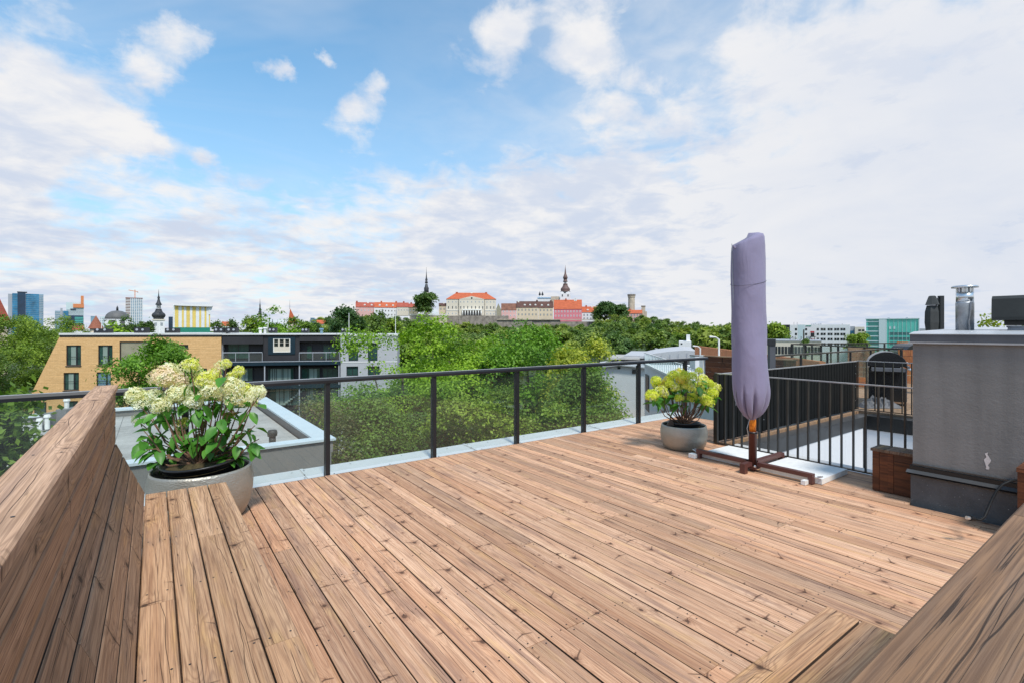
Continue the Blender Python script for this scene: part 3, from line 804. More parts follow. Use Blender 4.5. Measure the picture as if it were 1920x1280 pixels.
def hydrangea(name, base, rim, soil_r, heads, label, d0, leafn, spread, leafL, inner_tilt, pot_r, pot_top, seed, variants, stem_top=None, leaf_zone=(0.2, 0.95), shoots=()):
    """inner nursery pot with a shrub; heads: (px, py, radius in px, colour key)"""
    rs = random.Random(seed)
    root = empty(name, base, 0, label, 'potted plant', 'hydrangeas in pots')
    B = Vector(base)
    ib = MB()
    rr = pot_r
    ib.lathe([(rr * .80, -.24), (rr * .92, -.01), (rr, -.005), (rr * 1.03, .012), (rr * .99, .02), (rr * .95, .0), (rr * .93, -.03)], 40, cap=False)
    ip = ib.build('nursery_pot', 'rubber', root, True, (0, 0, pot_top)); ip.rotation_euler = inner_tilt
    sbm = MB(); sbm.lathe([(rr * .945, -.04), (rr * .6, -.022), (rr * .25, -.008), (.001, 0)], 28, cap=False)
    so = sbm.build('soil', 'soil', root, True, (0, 0, pot_top)); so.rotation_euler = inner_tilt
    leaves = [leaf_mesh('leaf', leafL * k, leafL * .56 * k) for k in (.75, 1.0, 1.2)]
    pts = []
    for (px, py, rp, key) in heads:
        dd = d0 + rs.uniform(-spread, spread)
        P = at_d(px, py, dd) - B
        rm = rp * dd / F
        me = variants[key]
        o = link('flower_head', me, root, P, (rs.uniform(-.35, .35), rs.uniform(-.35, .35), rs.uniform(0, 6.28)), rm / .085 * rs.uniform(.95, 1.1) * (0.95 if d0 > 5 else 0.92))
        pts.append((P, rm))
    stems = []
    for (px, py) in shoots: pts.append((at_d(px, py, d0 + rs.uniform(-spread, spread) * .8) - B, .02))
    for P, rm in pts:
        a = rs.uniform(0, 6.28); q = rs.uniform(.1, .45) * soil_r
        s0 = Vector((math.cos(a) * q * .5 + P.x * .10, math.sin(a) * q * .5 + P.y * .10, pot_top - .015))
        m1 = s0.lerp(P, .35) + Vector((P.x * .16, P.y * .16, -.03 + rs.uniform(-.02, .02)))
        m2 = s0.lerp(P, .7) + Vector((P.x * .1, P.y * .1, rs.uniform(-.02, .02)))
        ctl = [s0, m1, m2, P + Vector((0, 0, -.03))]
        b = MB(); b.tube(ctl, [.0075, .006, .0045, .0035], 5)
        b.build('stem', 'stem_brown', root)
        stems.append(ctl)
    for k in range(10):                                             # short bare twigs
        a = rs.uniform(0, 6.28); l = rs.uniform(.18, .36)
        s0 = Vector((rs.uniform(-.05, .05), rs.uniform(-.05, .05), pot_top - .015)); e = s0 + Vector((math.cos(a) * l * .7, math.sin(a) * l * .7, l))
        b = MB(); b.tube([s0, s0.lerp(e, .5) + Vector((rs.uniform(-.02, .02), rs.uniform(-.02, .02), 0)), e], [.006, .005, .003], 5)
        b.build('stem', 'stem_brown', root); stems.append([s0, s0.lerp(e, .35), s0.lerp(e, .7), e])
    for k in range(leafn):
        ctl = stems[rs.randrange(len(stems) - 10)] if rs.random() < .82 else rs.choice(stems)
        t = leaf_zone[0] + (leaf_zone[1] - leaf_zone[0]) * rs.random() ** .8
        i = min(int(t * 3), 2); p = ctl[i].lerp(ctl[i + 1], t * 3 - i)
        yaw = rs.uniform(0, 6.28)
        outx = Vector((math.cos(yaw), math.sin(yaw), 0))
        p = p + outx * rs.uniform(.0, .05)
        o = link('leaf', leaves[rs.randrange(3)], root, p)
        o.rotation_euler = (rs.uniform(-1.25, .25), rs.uniform(-.5, .5), yaw - math.pi / 2)
    return root


plain_var = {
    'cream': head_mesh('flower_head', 'petal_cream', seed=1, mat2='petal_white'),
    'white': head_mesh('flower_head', 'petal_white', seed=2, mat2='petal_cream'),
    'pink': head_mesh('flower_head', 'petal_pink', seed=3, mat2='petal_cream', nfl=150),
    'lime': head_mesh('flower_head', 'petal_lime', seed=4, mat2='petal_cream'),
    'loose': head_mesh('flower_head', 'petal_cream', seed=5, nfl=60, fl=.015),
    'dry': head_mesh('flower_head', 'dry_flower', seed=6, nfl=60, fl=.015),
    'green': head_mesh('flower_head', 'petal_green', r=.085, h=.15, seed=7, nfl=170, mat2='petal_lime', fl=.015),
    'gold': head_mesh('flower_head', 'petal_gold', r=.085, h=.15, seed=8, nfl=150, mat2='petal_green', fl=.015),
    'pale': head_mesh('flower_head', 'petal_lime', r=.085, h=.15, seed=9, nfl=170, mat2='petal_cream', fl=.015),
}
P1 = (0.318, 4.705, 0)
pot('flower_pot', P1, .36, .40, 'large hammered silver grey pot behind the end of the left bench')
heads1 = [(306, 706, 23, 'pink'), (332, 715, 20, 'pink'), (318, 692, 15, 'cream'), (252, 740, 17, 'cream'), (272, 752, 22, 'white'), (302, 760, 19, 'cream'), (262, 785, 15, 'loose'), (292, 742, 15, 'white'),
          (345, 688, 16, 'loose'), (358, 683, 14, 'lime'), (366, 692, 14, 'loose'), (330, 738, 20, 'cream'), (352, 742, 22, 'white'), (372, 730, 20, 'white'), (366, 752, 17, 'white'), (384, 712, 18, 'lime'), (400, 704, 16, 'lime'),
          (396, 733, 19, 'cream'), (414, 685, 15, 'loose'), (424, 681, 11, 'lime'), (438, 708, 14, 'lime'), (448, 695, 11, 'lime'), (436, 725, 20, 'cream'), (418, 742, 18, 'pink'), (440, 745, 19, 'cream'),
          (458, 730, 15, 'lime'), (478, 738, 18, 'white'), (468, 752, 15, 'cream'), (488, 732, 12, 'white'), (336, 797, 14, 'loose'), (430, 775, 11, 'dry'), (345, 790, 10, 'lime')]
hydrangea('hydrangea', P1, .4, .3, heads1, 'tall cream and pink hydrangea in black nursery pot near the left bench', 4.0, 250, .14, .115, (R_(3), R_(-5), 0), .285, .455, 5, plain_var, shoots=((275, 835), (262, 815), (285, 862), (300, 850), (318, 868), (470, 830), (486, 815), (478, 790), (270, 800), (448, 845), (330, 825), (420, 820), (455, 800), (300, 825), (400, 800)))
P2 = (5.50, 3.83, 0)
pot('flower_pot', P2, .28, .30, 'smaller hammered silver pot on the deck beside the black slatted screen')
heads2 = [(1229, 713, 12, 'green'), (1242, 722, 11, 'gold'), (1222, 740, 13, 'green'), (1240, 734, 13, 'pale'), (1231, 722, 9, 'green'), (1252, 711, 9, 'gold'), (1262, 704, 13, 'green'), (1274, 701, 13, 'gold'), (1284, 704, 12, 'green'),
          (1268, 726, 12, 'pale'), (1289, 720, 13, 'pale'), (1300, 726, 12, 'green'), (1310, 730, 12, 'pale'), (1317, 712, 12, 'pale'), (1312, 722, 10, 'green'), (1330, 718, 9, 'green'), (1342, 726, 10, 'pale'),
          (1336, 736, 12, 'green'), (1324, 732, 11, 'pale'), (1296, 745, 11, 'green'), (1273, 745, 9, 'green'), (1327, 752, 12, 'green'), (1320, 747, 10, 'pale'), (1311, 694, 7, 'green'), (1255, 718, 10, 'green'), (1278, 712, 11, 'gold'), (1298, 704, 10, 'green')]
hydrangea('hydrangea', P2, .3, .2, heads2, 'yellow green hydrangea with bare lower stems beside the black slatted screen', 6.33, 95, .22, .12, (R_(-2), R_(2), 0), .205, .315, 9, plain_var, leaf_zone=(.6, .97))
for (px, py, d, s) in ((1254, 770, 6.2, 1.0),):
    p = at_d(px, py, d)
q = MB(); q.prism([(-.05, 0), (.05, -.01), (.03, .05), (-.005, .09), (-.02, .05)], -.006, .006)
hp = [o for o in bpy.data.objects if o.name.startswith('hydrangea') and tuple(round(x, 2) for x in o.location) == (5.5, 3.83, 0)][0]
o = q.build('pot_flap', 'rubber', hp, loc=(-.245, .02, .31)); o.rotation_euler = (0, 0, -TA)

# ------------------------------------------------------------------ covered parasol on its cross base
um = empty('parasol', (5.2, 2.77, 0), label='closed parasol in a purple grey cover on brown steel cross base', cat='parasol')
b = MB(); b.lathe([(.041, .06), (.041, .40), (.044, .401), (.044, .42)], 20); b.build('sleeve', 'base_brown', um, True)
b = MB(); b.lathe([(.034, .42), (.034, .62)], 16); b.build('pole', 'pole_wood', um, True)
b = MB(); b.lathe([(.047, .40), (.047, .418)], 16); b.tube([(.04, 0, .41), (.09, -.03, .415)], .008, 6); b.build('clamp', 'black_metal', um, True)
rv = Vector((C, -S, 0)); fv = Vector((S, C, 0))


def lean(z): return rv * (-.012 - .026 * max(0, z - .55))


b = MB(); nn = 96
rings = [(.55, .045), (.565, .055), (.585, .088), (.61, .110), (.64, .133), (.68, .155), (.73, .174), (.78, .184), (.82, .188), (.87, .19), (.95, .187), (1.1, .186), (1.25, .184), (1.4, .182), (1.55, .181), (1.7, .181), (1.9, .180), (2.1, .179), (2.25, .178), (2.36, .177), (2.44, .172), (2.47, .16), (2.485, .11), (2.48, .02)]
for z, r in rings:
    for k in range(nn):
        t = 2 * math.pi * k / nn
        fold = 0.0
        if z < .90: fold = .10 * min(1, (.90 - z) / .22) * ((1 - abs(math.sin(t * 4.5 + .9 + .5 * math.sin(2 * t)))) ** 3) * (r / .18)
        wr = .004 * math.sin(3 * t + z * 7) + .004 * math.sin(t * 2 - z * 11 + 1.3) + .006 * math.sin(t + z * 4)
        if z > 1.75: wr += .010 * math.sin(2 * t + 9 * z + 1.0) * (1 - abs(math.sin(3 * t + 7 * z))) * min((z - 1.9) / .3, 1)
        rr = r - fold + (wr if r > .1 else 0)
        zz = z + (.06 * math.cos(t + .6) * min(1, max(0, (z - 2.2) / .25)))
        rr *= .94
        q_ = lean(z); b.v.append((rr * math.cos(t) * 1.08 + q_.x, rr * math.sin(t) * .98 + q_.y, zz))
for i in range(len(rings) - 1):
    for k in range(nn):
        b.f.append((i * nn + k, i * nn + (k + 1) % nn, (i + 1) * nn + (k + 1) % nn, (i + 1) * nn + k)); b.mi.append(0)
b.f.append(tuple((len(rings) - 1) * nn + k for k in range(nn))); b.mi.append(0)
cv = b.build('cover', 'fabric', um, True)
b = MB()
b.tube([lean(z) + rv * (.174 + .003 * math.sin(z * 9)) - fv * .02 + Vector((0, 0, z)) for z in np.linspace(.7, 2.46, 24)], .0035, 5)
b.tube([lean(z) + rv * -.176 - fv * .03 + Vector((0, 0, z)) for z in np.linspace(.7, 2.42, 24)], .0035, 5)
b.build('piping', 'grey_band', um)
b = MB(); ring = []
for k in range(25):
    t = 2 * math.pi * k / 24; ring.append((.1745 * math.cos(t) * 1.08 + lean(2.0).x, .1745 * math.sin(t) * .98 + lean(2.0).y, 2.01 + .045 * math.cos(t - .2)))
b.tube(ring, .0016, 4); b.build('seam', 'umb_grey', um)
b = MB(); b.tube([lean(2.4) - rv * (.155 + (z - 2.37)) - fv * .07 + Vector((0, 0, z)) for z in (2.37, 2.40)], [.02, .004], 5); b.tube([lean(2.5) + rv * .13 - fv * .02 + Vector((0, 0, 2.49)), lean(2.5) + rv * .18 + Vector((0, 0, 2.515))], [.02, .004], 5)
b.build('corner_tab', 'fabric', um)
b = MB(); b.tube([-rv * .045 - fv * .03 + Vector((0, 0, .56)), -rv * .075 - fv * .03 + Vector((0, 0, .46)), -rv * .06 - fv * .03 + Vector((0, 0, .38))], .005, 5); b.build('draw_cord', 'rail_top', um)
zb_ = .105
for nm, (x0, x1, y0, y1) in {'a': (-.028, .028, .06, .62), 'b': (-.028, .028, -.56, -.06), 'c': (.06, .60, -.028, .028), 'd': (-.15, -.06, -.028, .028)}.items():
    q = MB(); q.box(x0, x1, y0, y1, zb_ - .04, zb_)
    if nm == 'a': q.box(-.028, .028, y1 + .0005, y1 + .045, .004, zb_)
    if nm == 'b': q.box(-.028, .028, y0 - .045, y0 - .0005, .004, zb_)
    if nm == 'c': q.box(x1 + .0005, x1 + .045, -.028, .028, .004, zb_)
    if nm == 'd': q.box(x0 - .06, x0 - .0005, -.028, .028, .004, zb_)
    q.build('base_arm', 'base_brown', um)
q = MB(); q.box(-.058, .058, -.058, .058, .03, .055); q.lathe([(.026, .003), (.026, .029)], 10); q.build('base_plate', 'base_brown', um)
q = MB()
for x, y in ((-.05, .05), (.05, -.05), (.05, .05), (-.05, -.05)): q.lathe([(.013, .056), (.013, .068), (.008, .078)], 8, x, y)
q.build('bolt', 'silver', um)
q = MB()
for (x, y, ax) in ((.0, -.615, 0), (.0, .675, 0), (.655, 0, 1)):
    dx_, dy_ = (.05, -.05) if ax == 0 and y < 0 else ((.05, .05) if ax == 0 else (.05, .04))
    q.tube([(x - .0, y, .07), (x + .0, y + dy_, .085), (x + .05, y + dy_, .085), (x + .06, y, .07)], .0055, 5)
q.build('strap_bracket', 'silver', um)
for nm, (x0, x1, y0, y1, lb) in {'r': (5.255, 5.86, 2.115, 2.715, 'grey concrete slab on the parasol base, nearer the wooden box'), 'l': (5.255, 5.86, 2.825, 3.43, 'grey concrete slab on the parasol base, nearer the flower pot')}.items():
    q = MB(); q.prismz([(x0, y0), (x0 + .02, y0 - .0), (x1, y0), (x1, y1), (x0, y1)], .004, .056); tag(q.build('concrete_slab', 'concrete'), lb, 'concrete slab', 'concrete ballast slabs')
q = MB(); q.box(5.10, 5.17, 2.20, 2.24, .004, .045)
tag(q.build('concrete_block', 'concrete'), 'small pale concrete block at the near end of the parasol base arm', 'concrete block')
q = MB(); q.box(5.12, 5.19, 3.42, 3.50, .004, .05)
tag(q.build('concrete_block', 'concrete'), 'small pale concrete block at the far end of the base, by the flower pot', 'concrete block')

# ------------------------------------------------------------------ baluster fence on the right
fe = empty('baluster_fence', (6.03, 1.5, 0), label='dark steel baluster fence between the deck and the white light shaft', cat='fence')
q = MB(); q.box(-.02, .02, 0, 2.19, .928, .940); q.build('top_rail', 'rail_top', fe)
q = MB(); q.box(-.02, .02, 0, 2.19, .012, .026); q.build('bottom_rail', 'bar_metal', fe)
y = .06
while y < 2.15:
    q = MB(); q.box(-.018, .018, y - .006, y + .006, .0265, .9275); q.build('baluster', 'bar_metal', fe); y += .112
for y in (2.20, .0):
    q = MB(); q.box(-.022, .022, y - .02, y + .02, -.12, .94); q.build('post', 'bar_metal', fe)
for y in (.7, 1.5):
    q = MB(); q.box(-.015, .015, y - .02, y + .02, -.1, .0115); q.build('foot', 'bar_metal', fe)
# screen of black slats along y = 3.69
sc = empty('slatted_screen', (6.08, 3.70, 0), label='black screen of narrow upright slats beyond the parasol', cat='screen')
x = .05; k = 0
while x < 4.56:
    q = MB(); q.box(x - .047, x + .047, -.012, .012, .035 + random.uniform(-.006, .006), .912); q.build('slat', 'screen_black', sc); x += .112; k += 1
q = MB(); q.box(0, 4.6, .013, .035, .80, .83); q.box(0, 4.6, .013, .035, .12, .15); q.build('cross_rail', 'black_metal', sc)
q = MB(); q.box(-.01, 4.62, -.02, .02, .915, .928); q.build('top_rail', 'rail_top', sc)
q = MB()
for x in (1.15, 4.5):
    for z in (.2, .45, .7, .84): q.lathe([(.008, 0), (.008, .004)], 6, x, -z)
q2 = MB(); q2.v = [(x, -.0135 - z, -y) for x, y, z in q.v]; q2.f = q.f; q2.mi = q.mi
q2.build('screw_head', 'silver', sc)
for x in (.02, 1.2, 2.4, 3.5, 4.58):
    q = MB(); q.box(x - .02, x + .02, .036, .075, -.15, .91); q.build('post', 'black_metal', sc)
# far fence of the shaft
ff = empty('baluster_fence', (10.68, 1.2, 0), label='thin dark baluster fence in front of the gas grill on the next terrace', cat='fence')
q = MB(); q.box(-.02, .02, 0, 2.5, .925, .937); q.build('top_rail', 'rail_top', ff)
q = MB(); q.box(-.015, .015, 0, 2.5, .03, .042); q.build('bottom_rail', 'bar_metal', ff)
for y in np.arange(.05, 2.5, .135):
    q = MB(); q.box(-.014, .014, y - .007, y + .007, .0425, .9245); q.build('baluster', 'bar_metal', ff)
# shaft walls
sh = empty('light_shaft', (0, 0, 0), kind='structure')
q = MB(); q.box(6.40, 10.70, 3.46, 3.66, -.24, -.045); q.build('flashing', 'dark_flash', sh)
q = MB(); q.box(6.05, 10.7, 3.665, 3.735, -.2, -.004); q.build('edge_board', 'tan_wood', sh)
for i in range(5):
    a = 6.40 + i * .78
    q = MB(); q.box(a + .002, min(a + .778, 10.3), 3.47, 3.63, -2.6, -.245); q.build('wall_panel', 'white_panel', sh)
q = MB(); q.box(10.32, 10.66, -.5, 3.45, -.26, -.02); q.build('flashing', 'black_metal', sh)
for i in range(4):
    b_ = 3.44 - i * .95
    q = MB(); q.box(10.34, 10.62, b_ - .948, b_, -2.6, -.265); q.build('wall_panel', 'white_panel', sh)
q = MB(); q.box(6.32, 10.4, -1, 3.6, -2.7, -2.61); q.build('shaft_floor', 'grey_wall', sh)
q = MB(); q.box(6.305, 6.36, -1, 3.5, -2.6, -.2); q.build('wall_panel', 'white_panel', sh)

# ------------------------------------------------------------------ wooden box, chimney stack and what stands on it
wx = empty('wooden_box', (5.58, 1.6, 0), label='small brown wooden box between the baluster fence and the grey chimney', cat='wooden box')
for (a, b_) in ((.168, .115), (.112, .005), (.002, -.16)):
    q = MB(); q.box(-.108, -.086, b_, a, .004 + random.uniform(0, .012), .372); q.build('side_plank', 'brown_wood', wx)
q = MB(); q.box(-.0855, .10, -.155, .165, .01, .372); q.build('carcass', 'brown_wood', wx)
for (a, b_) in ((.18, .07), (.068, -.045), (-.047, -.16)):
    o = link('lid_plank', bev_mesh('lid_plank', .235, a - b_, .026, 'boxtop_wood', .003), wx, (-.002, (a + b_) / 2, .40), (0, 0, R_(-90)))

ch = empty('chimney_stack', (5.35, 0.3, 0), label='wide grey plastered chimney stack at the right edge of the deck', cat='chimney')
q = MB(); q.box(0, 1.9, -1.6, 1.13, .33, 1.385); q.build('wall', 'plaster', ch)
q = MB(); q.box(-.012, 1.9, -1.6, 1.142, -.1, .272); q.build('plinth', 'plinth', ch)
q = MB(); q.box(-.018, 1.9, -1.6, 1.148, .2725, .3295); q.prism([(-.05, .262), (-.045, .258), (-.0185, .283), (-.0185, .290)], -1.6, 1.16); q.build('flashing', 'black_metal', ch)
q = MB(); q.prism([(-.055, .2745), (-.05, .2705), (-.019, .2905), (-.019, .2955)], -1.6, 1.165); q.build('drip_edge', 'dark_flash', ch)
q = MB(); q.box(-.020, -.0005, -1.6, 1.13, .345, .352); q.build('seal_strip', 'dark_flash', ch)
q = MB(); q.box(-.025, 1.9, -1.6, 1.155, 1.3855, 1.40); q.build('cap_lip', 'fascia_lip', ch)
q = MB(); q.box(-.017, 1.9, -1.6, 1.147, 1.4005, 1.462); q.build('cap_fascia', 'fascia', ch)
q = MB(); q.prism([(-.021, 1.4625), (1.9, 1.4625), (1.9, 1.53), (.1, 1.487), (-.021, 1.468)], -1.6, 1.151); q.build('cap_sheet', 'cap_sheet', ch)
q = MB()
sp = [(.80, .455), (.79, .50), (.775, .56), (.80, .60), (.785, .65), (.815, .672), (.81, .64), (.825, .61), (.845, .565), (.835, .53), (.815, .49), (.83, .455), (.825, .43), (.805, .425), (.79, .44)]
q.add([(-.0015, .66 + (yy - .8) * -.6, .40 + (zz - .425) * .55) for yy, zz in reversed(sp)], [tuple(range(len(sp)))])
q.build('paint_patch', 'paint_splash', ch)
fl = empty('flue_pipe', (6.0, 1.222, 1.492), label='silver flue pipe with torn wrap and flat rain cap on the chimney stack', cat='flue')
q = MB(); q.lathe([(.064, -.01), (.065, .25), (.063, .265)], 26); q.build('insulation_wrap', 'wrap', fl, True)
q = MB(); q.tube([(-.054, -.045, 0.0), (-.057, -.040, .09), (-.051, -.048, .16), (-.045, -.056, .26)], [.008, .005, .006, .012], 5); q.build('torn_edge', 'wrap', fl)
q = MB(); q.lathe([(.062, .265), (.062, .352)], 26); q.build('pipe', 'silver', fl, True)
q = MB()
for k in range(14):
    t = 2 * math.pi * k / 14; q.obox(Matrix.Translation((.059 * math.cos(t), .059 * math.sin(t), .372)) @ Matrix.Rotation(t, 4, 'Z'), .004, .016, .04)
q.lathe([(.05, .352), (.05, .39)], 14)
q.build('cap_struts', 'silver', fl)
q = MB(); q.lathe([(.094, .392), (.096, .402), (.09, .41), (.02, .418)], 30); q.build('rain_cap', 'silver', fl, True)
vn = empty('roof_vent', (6.0, .86, 1.485), label='dark boxy roof vent on grey collar at right end of the chimney stack', cat='roof vent')
q = MB(); q.prism([(-.17, .10), (.17, .10), (.175, .125), (.165, .28), (.14, .306), (-.14, .306), (-.165, .28), (-.175, .125)], -.17, .155); q.build('vent_hood', 'vent_dark', vn)
q = MB(); q.box(-.09, .09, -.09, .09, .055, .0995); q.build('vent_neck', 'black_metal', vn)
q = MB(); q.lathe([(.082, -.01), (.082, .012), (.086, .016), (.082, .02), (.082, .035), (.09, .04), (.09, .052)], 24); q.build('vent_collar', 'grey_band', vn, True)
cb = empty('power_cable', (5.05, .85, 0), label='black cable with plug hanging from the planter to the deck', cat='cable')
q = MB()
cpts = [at_d(1905, 899, 3.52), at_d(1893, 901, 3.5), at_d(1880, 907, 3.5), at_d(1868, 920, 3.5), at_d(1860, 935, 3.5), at_d(1853, 952, 3.48), at_d(1846, 968, 3.46), at_d(1838, 974, 3.44), at_d(1828, 972, 3.45)]
q.tube([p - Vector((5.05, .85, 0)) for p in cpts], .0085, 8); q.build('cord', 'cable_black', cb, True)
q = MB(); e0 = cpts[-1] - Vector((5.05, .85, 0)); q.tube([e0, e0 + (-rv) * .035 + Vector((0, 0, .006))], [.013, .018], 8); q.build('plug', 'cable_black', cb)
q = MB(); q.tube([e0 + (-rv) * .0355 + Vector((0, 0, .006)), e0 + (-rv) * .06 + Vector((0, 0, .01))], .012, 6); q.build('plug_pins', 'silver', cb)
pf = empty('planter', (5.0, .5, 0), label='brown wooden planter frame at the far right in front of the chimney', cat='planter')
q = MB(); q.box(0, .06, .175, .235, .0, .49); q.build('post', 'brown_wood', pf)
q = MB(); q.box(-.005, .34, -1.0, .24, .4905, .52); q.build('top_frame', 'brown_wood', pf)
for k in range(4):
    q = MB(); q.box(.025, .045, -1.0, .1745, .02 + k * .117, .13 + k * .117); q.build('side_plank', 'brown_wood', pf)
q = MB(); q.prismz([(0, 0), (.10, .01), (.115, .035), (.02, .03)], 0, .004); oo = q.build('wood_scrap', 'tan_wood', None, loc=(5.20, .60, .004)); tag(oo, 'yellowish wood splinter on the deck at the foot of the chimney', 'wood scrap'); oo.rotation_euler = (0, 0, R_(115))

# ------------------------------------------------------------------ trees


def leaf_cloud(blobs, n, size, seed, spray=0.35, ncl=None, flat=0.55, fit=None):
    """arrays of leaf rhombi clustered in sprays on the shells of the blobs: list of (centre, radii)"""
    r = np.random.default_rng(seed)
    B = np.array([[*c, *rd] for c, rd in blobs], float)
    area = (B[:, 3] * B[:, 4] + B[:, 4] * B[:, 5] + B[:, 3] * B[:, 5])
    ncl = ncl or max(20, n // 110)
    bi = r.choice(len(B), ncl, p=area / area.sum())
    d = r.normal(size=(ncl, 3)); d /= np.linalg.norm(d, axis=1)[:, None]
    d[:, 2] = np.where(d[:, 2] < -0.45, -d[:, 2] * 0.6, d[:, 2])
    rad = 1.0 - 0.45 * r.random(ncl) ** 1.6
    cc = B[bi, :3] + d * B[bi, 3:] * rad[:, None]
    ci = r.integers(0, ncl, n)
    off = r.normal(size=(n, 3)) * spray; off[:, 2] *= flat
    off[:, 2] -= 0.25 * (off[:, 0] ** 2 + off[:, 1] ** 2) / max(spray, 1e-3)
    P = cc[ci] + off
    nr = d[ci] * 0.55 + r.normal(size=(n, 3)) * 0.5 + np.array([0, 0, 0.55])
    nr /= np.linalg.norm(nr, axis=1)[:, None]
    t = np.cross(nr, r.normal(size=(n, 3))); t /= np.linalg.norm(t, axis=1)[:, None]
    bt = np.cross(nr, t)
    s = size * (0.6 + 0.8 * r.random(n))[:, None]
    if fit:
        top, rx_, ry_ = fit
        lo = P[:, 2].min(); P[:, 2] = lo + (P[:, 2] - lo) * (top - lo) / (np.percentile(P[:, 2], 99.7) - lo)
        P[:, 0] *= rx_ / np.percentile(np.abs(P[:, 0]), 98.5); P[:, 1] *= ry_ / np.percentile(np.abs(P[:, 1]), 98.5)
    V = np.stack([P - t * s * .5, P + bt * s * .3 - nr * s * .06, P + t * s * .5 - nr * s * .12, P - bt * s * .3 - nr * s * .06], 1)
    return V.reshape(-1, 3)


def quads_mesh(name, V, mat):
    n = len(V) // 4
    me = bpy.data.meshes.new(name)
    me.vertices.add(n * 4); me.vertices.foreach_set('co', V.astype(np.float32).ravel())
    me.loops.add(n * 4); me.loops.foreach_set('vertex_index', np.arange(n * 4, dtype=np.int32))
    me.polygons.add(n); me.polygons.foreach_set('loop_start', np.arange(0, n * 4, 4, dtype=np.int32))
    me.materials.append(M[mat]); me.update(calc_edges=True)
    return me


def crown_blobs(rs, rx, ry, h0, h1, nb, br=0.42, lean=(0, 0)):
    out = []
    cz, rz = (h0 + h1) / 2, (h1 - h0) / 2
    for i in range(nb):
        a = rs.uniform(0, 6.283); zz = rs.uniform(-.8, .95); q = math.sqrt(1 - zz * zz) * rs.uniform(.55, 1.0)
        k = br * rs.uniform(.7, 1.15)
        z = cz + zz * rz * (1 - k * .6)
        out.append(((math.cos(a) * q * rx * (1 - k * .7) + lean[0] * zz, math.sin(a) * q * ry * (1 - k * .7) + lean[1] * zz, z), (rx * k, ry * k, min(rx, rz) * k * .8)))
    out.append(((0, 0, cz), (rx * .5, ry * .5, rz * .6)))
    return out


def trunk_mb(rs, h0, h1, rx, r0, blobs, nl=10):
    b = MB()
    pts = [Vector((0, 0, -0.3)), Vector((rs.uniform(-.1, .1), rs.uniform(-.1, .1), h0 * .6)), Vector((rs.uniform(-.3, .3), rs.uniform(-.3, .3), h0 + (h1 - h0) * .35)), Vector((rs.uniform(-.4, .4), rs.uniform(-.4, .4), h0 + (h1 - h0) * .8))]
    b.tube(pts, [r0, r0 * .8, r0 * .5, r0 * .12], 8)
    for c, rd in (blobs if len(blobs) <= nl else rs.sample(blobs, nl)):
        c = Vector(c); s0 = pts[1].lerp(pts[2], rs.uniform(0, 1))
        m1 = s0.lerp(c, .5) + Vector((0, 0, -.06 * (c - s0).length + .1))
        b.tube([s0, m1, c], [r0 * .38, r0 * .22, r0 * .06], 5)
    return b


def tree(name, base, h, rx, ry, h0, nleaf, leaf, mat, label, cat='tree', group=None, seed=1, nb=16, br=.42, spray=.35, r0=None, parts_only=False, lean=(0, 0), ncl=None):
    rs = random.Random(seed)
    root = empty(name, base, rs.uniform(0, 6.28) if parts_only else 0, label, cat, group)
    bl = crown_blobs(rs, rx, ry, h0, h, nb, br, lean)
    trunk_mb(rs, h0, h, rx, r0 or h * .022, bl).build('trunk', 'bark', root, True)
    link('crown', quads_mesh('crown', leaf_cloud(bl, nleaf, leaf, seed, spray, ncl, fit=(h, rx, ry)), mat), root)
    return root


def gpos(px, d, z=-13.5):
    p = ray(px) * d
    return (p.x, p.y, z)


def ztop(py, d): return H - (py - HY) * d / F


def tree_px(name, px, d, py_top, w_px, h0f, nleaf, leaf, mat, label, seed, group=None, zb=-13.5, **kw):
    h = ztop(py_top, d) - zb
    r = w_px * d / F / 2
    return tree(name, gpos(px, d, zb), h, r, r * .9, h * h0f, nleaf, leaf, mat, label, 'tree', group, seed, **kw)


# the big lindens in front of the terrace
tree_px('linden_tree', 850, 27, 601, 300, .30, 62000, .155, 'leaf_bright', 'tallest bright green tree just beyond the glass railing, below the cream palace', 21, nb=26, br=.36, spray=.25)
tree_px('linden_tree', 1000, 26, 615, 235, .30, 52000, .15, 'leaf_bright', 'bright green tree beyond the railing, right of the tallest one', 22, nb=24, br=.36, spray=.25)
tree_px('linden_tree', 1085, 23, 641, 150, .30, 26000, .14, 'leaf_yellow', 'yellowish green tree top beyond the railing next to the white house', 23, nb=16, br=.38, spray=.28)
tree_px('linden_tree', 1112, 19.5, 684, 190, .30, 30000, .115, 'leaf_mid', 'grey green tree behind the glass beside the white wall of the house', 24, nb=18, br=.36, spray=.26)
tree_px('linden_tree', 750, 24, 622, 265, .35, 40000, .135, 'leaf_bright', 'loose bright green tree in front of the pale grey block', 25, nb=18, br=.34, spray=.27)
tree_px('linden_tree', 735, 18.5, 742, 230, .30, 36000, .115, 'leaf_mid', 'lower green tree seen through the second glass panel', 26, nb=20, br=.33, spray=.25)
tree_px('linden_tree', 905, 18.5, 735, 250, .30, 40000, .115, 'leaf_mid', 'dense green tree seen through the middle glass panel', 27, nb=20, br=.33, spray=.25)
tree_px('linden_tree', 1040, 18, 757, 170, .35, 24000, .11, 'leaf_mid', 'small green tree seen through the glass left of the pale grey post foot', 28, nb=14, br=.36, spray=.25)
tree_px('shrub_tree', 640, 17.5, 735, 150, .35, 8000, .085, 'leaf_olive', 'sparse olive brown shrub behind the corner of the neighbouring flat roof', 29, nb=12, br=.32, spray=.25, r0=.10)
tree_px('shrub_tree', 590, 24, 742, 90, .35, 6000, .09, 'leaf_olive', 'thin reddish shrub in front of the glass stairwell', 30, nb=10, br=.32, spray=.25, r0=.10)
